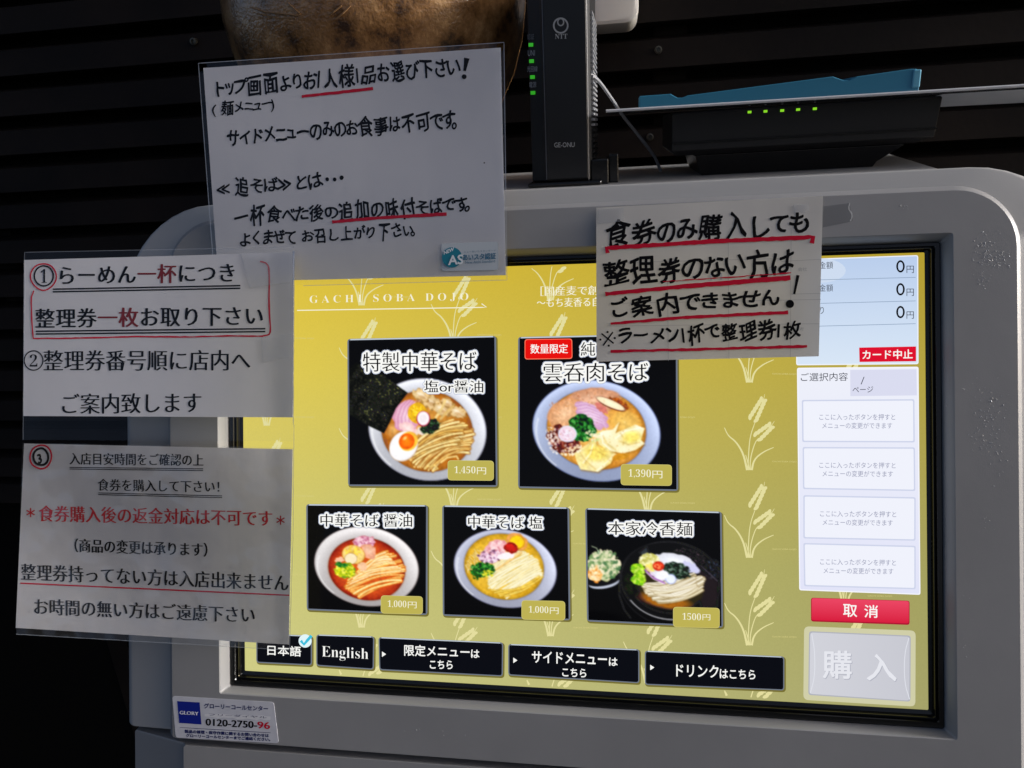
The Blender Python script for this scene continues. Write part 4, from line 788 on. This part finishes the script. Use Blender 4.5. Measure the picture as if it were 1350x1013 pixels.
# handwritten notice taped over the screen corner
N4 = Plane(-.0135, lambda x, z: -.004 * max(0, (.085 - z)) * 12 * (1 + .3 * math.sin(x * 30)) - .0012 * math.sin(x * 20 + 1) + .0012); c = [(786, 274), (1085, 258.5), (1079.5, 470), (786.5, 477)]
n4 = empty('handwritten_notice', foot(N4, c), 'unlaminated white paper with thick black marker writing and red underlines over the screen top', 'notice')
sheet(N4, c, paper_mat('thin_white_paper', rgb(224, 222, 218), .35), n4, 0, 'paper')
hand(N4, '食券のみ購入しても', 797, 325, 1068, 310, 38, BLK, n4, .8, seed=11, slope=.18); hand(N4, '整理券のない方は', 795, 377, 1045, 362, 38, BLK, n4, .8, seed=12, slope=.18)
hand(N4, 'ご案内できません', 803, 420, 1028, 405, 32, BLK, n4, .8, seed=13, slope=.18); hand(N4, 'ラーメン1杯で整理券1枚', 814, 456, 1057, 446, 27, BLK, n4, .65, seed=14, slope=.18)
for a, b in (((793, 440), (809, 453)), ((808, 438), (795, 456))): stroke(N4, [a, b], 1.9, BLK, n4, lift=.0004 + a[0] * 1e-8, name='reference_mark')
for x, y in ((801, 438), (791.5, 448), (810.5, 446), (802.5, 456)): disc(N4, x, y, 1.5, 1.4, BLK, n4, .00045, 'reference_dot')
stroke(N4, [(1052, 363), (1047, 388)], (4.2, 2.8), BLK, n4, lift=.0004, name='exclamation_mark'); disc(N4, 1041.3, 401, 5.4, 5.4, BLK, n4, .0004, 'exclamation_dot')
for P, w, sd_ in (([(801, 334), (800, 327.5), (940, 318.5), (1072, 313), (1070, 321)], 5.6, 1), ([(798, 388), (900, 378), (1042, 366.5)], (5, 6.6), 2), ([(874, 371.5), (960, 366), (1043, 360)], 1.2, 3), ([(805, 427), (900, 419), (1039, 412)], (3.6, 4.6), 4), ([(805, 463.5), (930, 460.5), (1064, 456.6)], (3.4, 3.8), 5)):
    stroke(N4, P, w, RED, n4, lift=.0006 + sd_ * 1e-5, wob=.5, seed=sd_)
GP = ink(186, 186, 184)
for a, b in (((1030, 345), (1083, 342)), ((800, 347), (1030, 341)), ((960, 305), (961, 474)), ((1043, 300), (1042, 471)), ((880, 350), (881, 476)), ((820, 400), (1082, 395)), ((800, 430), (1080, 427)), ((1043, 388), (1082, 387))): stroke(N4, [a, b], .5, GP, n4, lift=.0002 + a[0] * 1e-8, name='show_through_line')
text(N4, '10', 1014, 364, 1040, 363, 12, GP, n4, lift=.00025); text(N4, '会社', 1052, 358, 1064, 357.5, 5, GP, n4, lift=.00025); text(N4, '備考', 1046, 437, 1060, 436.5, 5, GP, n4, lift=.00025); text(N4, '11', 936, 370, 952, 369, 9, GP, n4, lift=.00025)
quad(N4, [(1046, 270), (1066, 269), (1067, 279), (1047, 281)], M_tape, n4, .0007, 'tape'); quad(N4, [(789, 276), (822, 274), (822, 292), (789, 295)], M_tape, n4, .0007, 'tape')

# ------------------------------------------------------------------ things standing on the machine
zt_ = zc                                       # level of the top cover
def on_top(u, v):                              # photo point on the top cover's plane
    d = WT @ ray(u, v); return CAMW + d * ((zt_ - CAMW[2]) / d[2])
# optical network unit
yo = p0[1] + .035
onu = empty('network_unit', (WP(745, 240, yo)[0], yo + .06, zt_), 'tall black upright network unit with four green lights, left of the flat router', 'network device')
class WPl:
    def __init__(s, y): s.y = y
    def __call__(s, u, v, lift=0): p = WP(u, v, s.y); return np.array([p[0], p[1] - lift, p[2]])
OF = WPl(yo)
def prism(cols, z0p, z1p, name, m, par, **kw):
    """cols: list of (u at top, u at foot, extra depth); rows by photo y at top and foot"""
    A = [];
    for v, k in ((z1p, 0), (z0p, 1)):
        z = WP(742, v, yo)[2]; A.append([(WP(cc[k], v, yo)[0] * 1.0, yo + cc[2], z) for cc in cols])
    return MB().loft(A[::-1], True, True).build(name, m, par, **kw)
prism([(713, 720.5, 0), (772, 776.5, 0), (776, 780, .004), (776, 780, .12), (690, 700, .12), (690, 700, .010), (708, 717, .0025)], 239, -60, 'body', M_blackm, onu, bevel=.0012)
prism([(714.5, 722, -.0016), (771, 775.5, -.0016), (771.5, 776, .0005), (714, 721.5, .0005)], 236, -58, 'front_plate', mat('satin_black', rgb(24, 24, 26), .35, .5, bump=[(1200, .1, .0002)]), onu, bevel=.0004)
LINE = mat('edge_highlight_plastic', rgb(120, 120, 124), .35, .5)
Fr = WPl(yo - .0018)
for a, b in (((713.4, -50), (721, 237)), ((772, -50), (776.4, 237))): MB().tube([OF(*a, .0005), OF(*b, .0005)], .0004, 6).build('edge_highlight', LINE, onu)  # pale lines paint the highlights along the front edges
# vented right side, seen at a grazing angle
M_vent_lit = mat('sunlit_vent_plastic', rgb(150, 152, 156), .3, .6)  # pale grey on a black unit: side light put into the rib colour
xs = WP(778, 120, yo)[0]
for k in range(28):
    v0 = 14 + k * 7.2; z = WP(742, v0, yo)[2]; zz = WP(742, v0 + 3.4, yo)[2]; x = WP(776.5 + .015 * v0, v0, yo)[0]
    MB().box((x - .001, yo + .012, zz), (x + .0018, yo + .10, z)).build('vent_rib', M_vent_lit if k < 22 else M_blackm, onu)
LEDG = mat('green_light', rgb(10, 60, 10), .3, emis=rgb(50, 170, 36), estr=.8); TXG = mat('print_grey', rgb(165, 168, 172), .5)
LP = WPl(yo + .003)
for (x, y), s in (((700.3, 59.5), '認証'), ((701.2, 81), 'UNI'), ((702.4, 102), '光回線'), ((703, 122.7), '電源')):
    def SP(u, v, lift=0):                       # the slanting light strip on the left of the front
        t = np.clip((713 + .033 * v - u) / 22, 0, 1); p = WP(u, v, yo + .0025 + t * .0075); return p + np.array([-.3, -1, 0]) * (lift + .0004)
    MB().add([SP(x + dx, y + dy, l) for l in (.0006, 0) for dx, dy in ((-2.8, -2.4), (3, -2.6), (3, 2.2), (-2.8, 2.4))], [(3, 2, 1, 0), (0, 1, 5, 4), (1, 2, 6, 5), (2, 3, 7, 6), (3, 0, 4, 7)]).build('indicator_light', LEDG, onu)
    w = 4.6 if s != '光回線' else 6.8; text(SP, s, x - w, y - 6.8, x + w, y - 7.2, 7.5, mat('print_dim', rgb(110, 112, 116), .5) if s == '認証' else TXG, onu, lift=.0005)
ring_shape(Fr, 739.3, 34, 9.2, 9.6, 2.1, TXG, onu, .0004, 'logo_ring'); ring_shape(Fr, 739.3, 29.5, 3.9, 4.6, 1.7, TXG, onu, .0005, 'logo_loop')
text(Fr, serif('NTT'), 731.8, 51.8, 748, 51.4, 6.6, TXG, onu, lift=.0004); text(Fr, 'GE-ONU', 730.8, 194.6, 757.5, 194, 6.4, TXG, onu, lift=.0004)
za = zt_; bx0, bx1 = WP(697, 240, yo)[0], WP(800, 240, yo)[0]
MB().box((bx0, yo - .006, za), (bx1 - .004, yo + .13, WP(742, 239.5, yo)[2])).build('stand', M_black, onu, bevel=.0015)
MB().box((WP(779, 225, yo)[0], yo + .002, za), (WP(802, 225, yo)[0], yo + .04, WP(742, 213, yo)[2])).box((WP(802, 225, yo)[0], yo + .012, za), (WP(815, 225, yo)[0], yo + .03, WP(742, 208, yo)[2])).build('cable_clamp', M_black, onu, bevel=.001)
# flat router
yr = p0[1] + .055
RF = WPl(yr); zt2 = lambda u, v: WP(u, v, yr)
rx0, rx1 = zt2(886, 170)[0], zt2(1240, 150)[0]; rzt = zt2(1060, 138)[2]; rzb = zt2(1060, 190)[2]
router = empty('router', ((rx0 + rx1) / 2, yr + .07, zt_), 'flat black router with a row of five small green lights, under the clear board', 'router')
def rbox(x0, x1, y0, y1, z): return [(x0, y0, z), (x1, y0, z), (x1, y1, z), (x0, y1, z)]
MB().loft([rbox(rx0 + .004, rx1 - .012, yr + .010, yr + .14, rzb - .004), rbox(rx0, rx1 - .002, yr + .001, yr + .15, rzb), rbox(rx0, rx1, yr, yr + .15, rzt - .001), rbox(rx0 + .001, rx1 - .001, yr + .001, yr + .15, rzt)], True, True).build('body', M_blackm, router, bevel=.0006)
MB().box((rx0 + .001, yr - .0006, rzb + (rzt - rzb) * .18), (rx1 - .001, yr + .01, rzb + (rzt - rzb) * .23)).build('trim_line', M_black, router)
fx_0, fx_1 = zt2(925, 215)[0], zt2(1166, 215)[0]
MB().loft([rbox(fx_0 + .002, fx_1 - .002, yr + .02, yr + .13, zt_), rbox(fx_0, fx_1, yr + .018, yr + .132, zt_ + .004), rbox(fx_0 - .004, fx_1 + .018, yr + .012, yr + .138, rzb - .0045)], True, True).build('foot', M_black, router, bevel=.0008)
for x, y in ((988, 148), (1009, 147), (1031, 146), (1052, 144.7), (1074, 143.6)):
    p = RF(x, y); MB().box((p[0] - .0013, yr - .0012, p[2] - .0009), (p[0] + .0013, yr + .002, p[2] + .0009)).build('indicator_light', LEDG if 0 else mat('lime_light', rgb(60, 120, 10), .3, emis=rgb(140, 220, 40), estr=.9), router)
    stroke(RF, [(x - 1.5, y - 11), (x + 2, y - 11.4)], .9, TXG, router, lift=.0004, name='light_label'); stroke(RF, [(x - 1, y - 8.6), (x + 1.5, y - 8.8)], .6, TXG, router, lift=.0004, name='light_label')
# clear board lying on the router
zb1 = rzt + .0006; pl_, pr_ = RF(799, 148), RF(1420, 108)
tilt_ = 0.0
brd = empty('clear_board', ((pl_[0] + pr_[0]) / 2, yr + .05, zb1), 'thin clear acrylic board lying on the router under the blue file case', 'board')
bxl = WP(799, 148, yr - .02)[0]; zL = WP(799, 148, yr - .02)[2]; bxr = bxl + .48; sl_b = (WP(1243, 121, yr - .02)[2] - zL) / (WP(1243, 121, yr - .02)[0] - bxl)
Zb = lambda x: zL + sl_b * (x - bxl)
M_acr = film('acrylic', .12, .1, tint=(.55, .56, .58, 1), bumps=((30, .3, .003),), haze=.2, hcol=rgb(190, 192, 196))
MB().add([(bxl, yr - .02, Zb(bxl)), (bxr, yr - .02, Zb(bxr)), (bxr, yr + .17, Zb(bxr)), (bxl, yr + .17, Zb(bxl))] + [(bxl, yr - .02, Zb(bxl) + .0014), (bxr, yr - .02, Zb(bxr) + .0014), (bxr, yr + .17, Zb(bxr) + .0014), (bxl, yr + .17, Zb(bxl) + .0014)],
         [(0, 3, 2, 1), (4, 5, 6, 7), (0, 1, 5, 4), (1, 2, 6, 5), (2, 3, 7, 6), (3, 0, 4, 7)]).build('sheet', M_acr, brd)
MB().tube([(bxl, yr - .0205, Zb(bxl) + .0007), (bxr, yr - .0205, Zb(bxr) + .0007)], .0011, 8).build('edge', mat('acrylic_edge', rgb(205, 206, 210), .3, .5), brd)
zl2 = Zb(WP(1243, 130, yr)[0]) 
MB().add([(WP(1243, 130, yr - .012)[0] + 0, yr - .012, zl2 - .0016), (bxr, yr - .012, Zb(bxr) - .0016), (bxr, yr + .16, Zb(bxr) - .012), (WP(1243, 130, yr)[0], yr + .16, zl2 - .010)], [(0, 1, 2, 3)]).build('printed_sheet', paper_mat('grey_print', rgb(200, 202, 206), .55), brd)
# blue file case on the board
bp_ = [(843, 140), (843, 127), (884, 124), (893, 129), (899, 129), (907, 126), (1098, 101), (1112, 106), (1120, 106), (1130, 101), (1200, 91), (1209, 91), (1212, 93), (1212, 116)]
YB = yr + .02
case = empty('file_case', (WP(1030, 120, YB)[0], YB + .02, Zb(WP(1030, 120, YB)[0]) + .002), 'bright blue plastic file case with two notches lying on the clear board', 'file case')
M_blue = mat('blue_plastic', rgb(48, 128, 160), .4, .5, bump=[(400, .1, .0004)])
A = []
for dy in (0, .05):
    A.append([(WP(u, v, YB)[0], YB + dy, (max(WP(u, v, YB)[2], 0) if i not in (0, len(bp_) - 1) else Zb(WP(u, v, YB)[0]) + .0018)) for i, (u, v) in enumerate(bp_)])
MB().loft(A, True, True).build('case_body', M_blue, case, bevel=.0006)
xe = WP(1203, 100, YB)[0]; xe1 = WP(1213.5, 100, YB)[0]
MB().box((xe, YB - .0015, WP(1208, 116, YB)[2]), (xe1, YB + .052, WP(1208, 92, YB)[2])).build('sunlit_end', mat('blue_plastic_sunlit', rgb(96, 168, 196), .35, .5), case, bevel=.001)  # end face in paler blue, light from the right put into its colour
# cable
cb = [WP(u, v, yy) for u, v, yy in ((776, 96, yo + .02), (790, 108, yo + .03), (806, 130, yo + .04), (822, 154, yo + .05), (838, 174, yo + .06), (853, 193, yo + .07), (864, 209, yo + .08), (871, 226, yo + .085))]
pts = [Vector(p) for p in cb]; cc = []
for i in range(len(pts) - 1):
    a, b, c_, d = pts[max(i - 1, 0)], pts[i], pts[i + 1], pts[min(i + 2, len(pts) - 1)]
    for t in [k / 6 for k in range(6)]: cc.append(.5 * ((2 * b) + (c_ - a) * t + (2 * a - 5 * b + 4 * c_ - d) * t * t + (3 * b - a - 3 * c_ + d) * t ** 3))
cc.append(pts[-1]); cab = MB().tube([tuple(p) for p in cc], .0013, 8).build('cable', mat('white_cable', rgb(150, 152, 156), .35, .5), None, smooth=True)
tag(cab, 'thin pale cable running down from the upright unit behind the clear board', 'cable')
# white casing at the top edge
yw = YWALL - .09
wc = empty('wall_casing', (WP(800, 10, yw)[0], YWALL, WP(800, 10, yw)[2]), 'rounded white plastic casing on the board wall above the upright unit', 'casing')
x0, x1, z0, z1 = WP(772, 30, yw)[0], WP(842, 20, yw)[0], WP(800, 33, yw)[2], WP(800, 33, yw)[2] + .14
def rx_(ins, y): return [(x, y, z) for x, _, z in rr(x0 + ins, x1 - ins, z0 + ins, z1 - ins, .02 - ins * .5, .014 - ins * .5, 0, 6)]
M_white = mat('white_casing_plastic', rgb(238, 237, 232), .35, .5)
MB().loft([rx_(.004, yw), rx_(.001, yw + .0015), rx_(0, yw + .005), rx_(0, YWALL - .006)], True, True).build('cover', M_white, wc, smooth=True)
MB().loft([rx_(.003, YWALL - .006), rx_(.003, YWALL + .004)], True, True).build('mounting_plate', M_case2, wc)
# glazed pot behind the top notice
yp = p0[1] + .15; pc = WP(497, 40, yp); R0 = (WP(690, 20, yp)[0] - WP(304, 20, yp)[0]) / 2
def pot_mat():
    m = mat('mottled_brown_glaze', rgb(96, 66, 40), .3, .5, coat=1, coatr=.1, bump=[(60, .14, .003), (420, .5, .001)]); n = m.node_tree.nodes; L = m.node_tree.links
    tc = n.new('ShaderNodeTexCoord'); a = n.new('ShaderNodeTexNoise'); a.inputs['Scale'].default_value = 34; a.inputs['Detail'].default_value = 8; a.inputs['Roughness'].default_value = .7; L.new(tc.outputs['Object'], a.inputs['Vector'])
    r = n.new('ShaderNodeValToRGB'); e = r.color_ramp.elements; e[0].position = .36; e[0].color = rgb(58, 38, 24); e[1].position = .66; e[1].color = rgb(198, 156, 106)
    e.new(.45).color = rgb(122, 86, 48); e.new(.56).color = rgb(160, 118, 74); L.new(a.outputs['Fac'], r.inputs[0]); L.new(r.outputs[0], n['Principled BSDF'].inputs['Base Color']); return m
pot = empty('glazed_pot', (pc[0], yp, zt_), 'large mottled brown glazed pot standing on the machine behind the top notice', 'pot')
hz = WP(497, 20, yp)[2] - zt_; prof = [(.001, 0), (.50, 0), (.52, .02), (.66, .25), (.80, .45), (.90, .62), (.965, .80), (1.0, 1.0), (.99, 1.15), (.93, 1.35), (.80, 1.55), (.62, 1.68), (.58, 1.72), (.60, 1.76), (.56, 1.77), (.53, 1.70), (.5, 1.6)]
MB().loft([[(pc[0] + R0 * r * math.cos(t), yp + R0 * .8 * r * math.sin(t), zt_ + hz * z) for t in [2 * math.pi * k / 64 for k in range(64)]] for r, z in prof], True, False).build('vessel', pot_mat(), pot, smooth=True)
M_inc = mat('incised_line', rgb(150, 116, 80), .3)
def on_pot(u, v):
    d = WT @ ray(u, v); best = None; z_at = lambda p: np.interp((p[2] - zt_) / hz, [q[1] for q in prof[1:11]], [q[0] for q in prof[1:11]])
    for k in range(400):
        p = CAMW + d * (.3 + k * .002)
        if ((p[0] - pc[0]) / R0) ** 2 + ((p[1] - yp) / (R0 * .8)) ** 2 < z_at(p) ** 2: return p - d * .0012
    return CAMW + d * .6
for P in ([(330, 10), (350, 16), (378, 19), (400, 22)], [(338, 18), (365, 24), (390, 25)], [(380, 4), (388, 12), (396, 19)], [(450, 8), (440, 16), (432, 22)], [(462, 8), (452, 18), (442, 26)]):
    MB().tube([on_pot(*q) for q in resample(P, 8)], .0006, 6).build('incised_line', M_inc, pot)
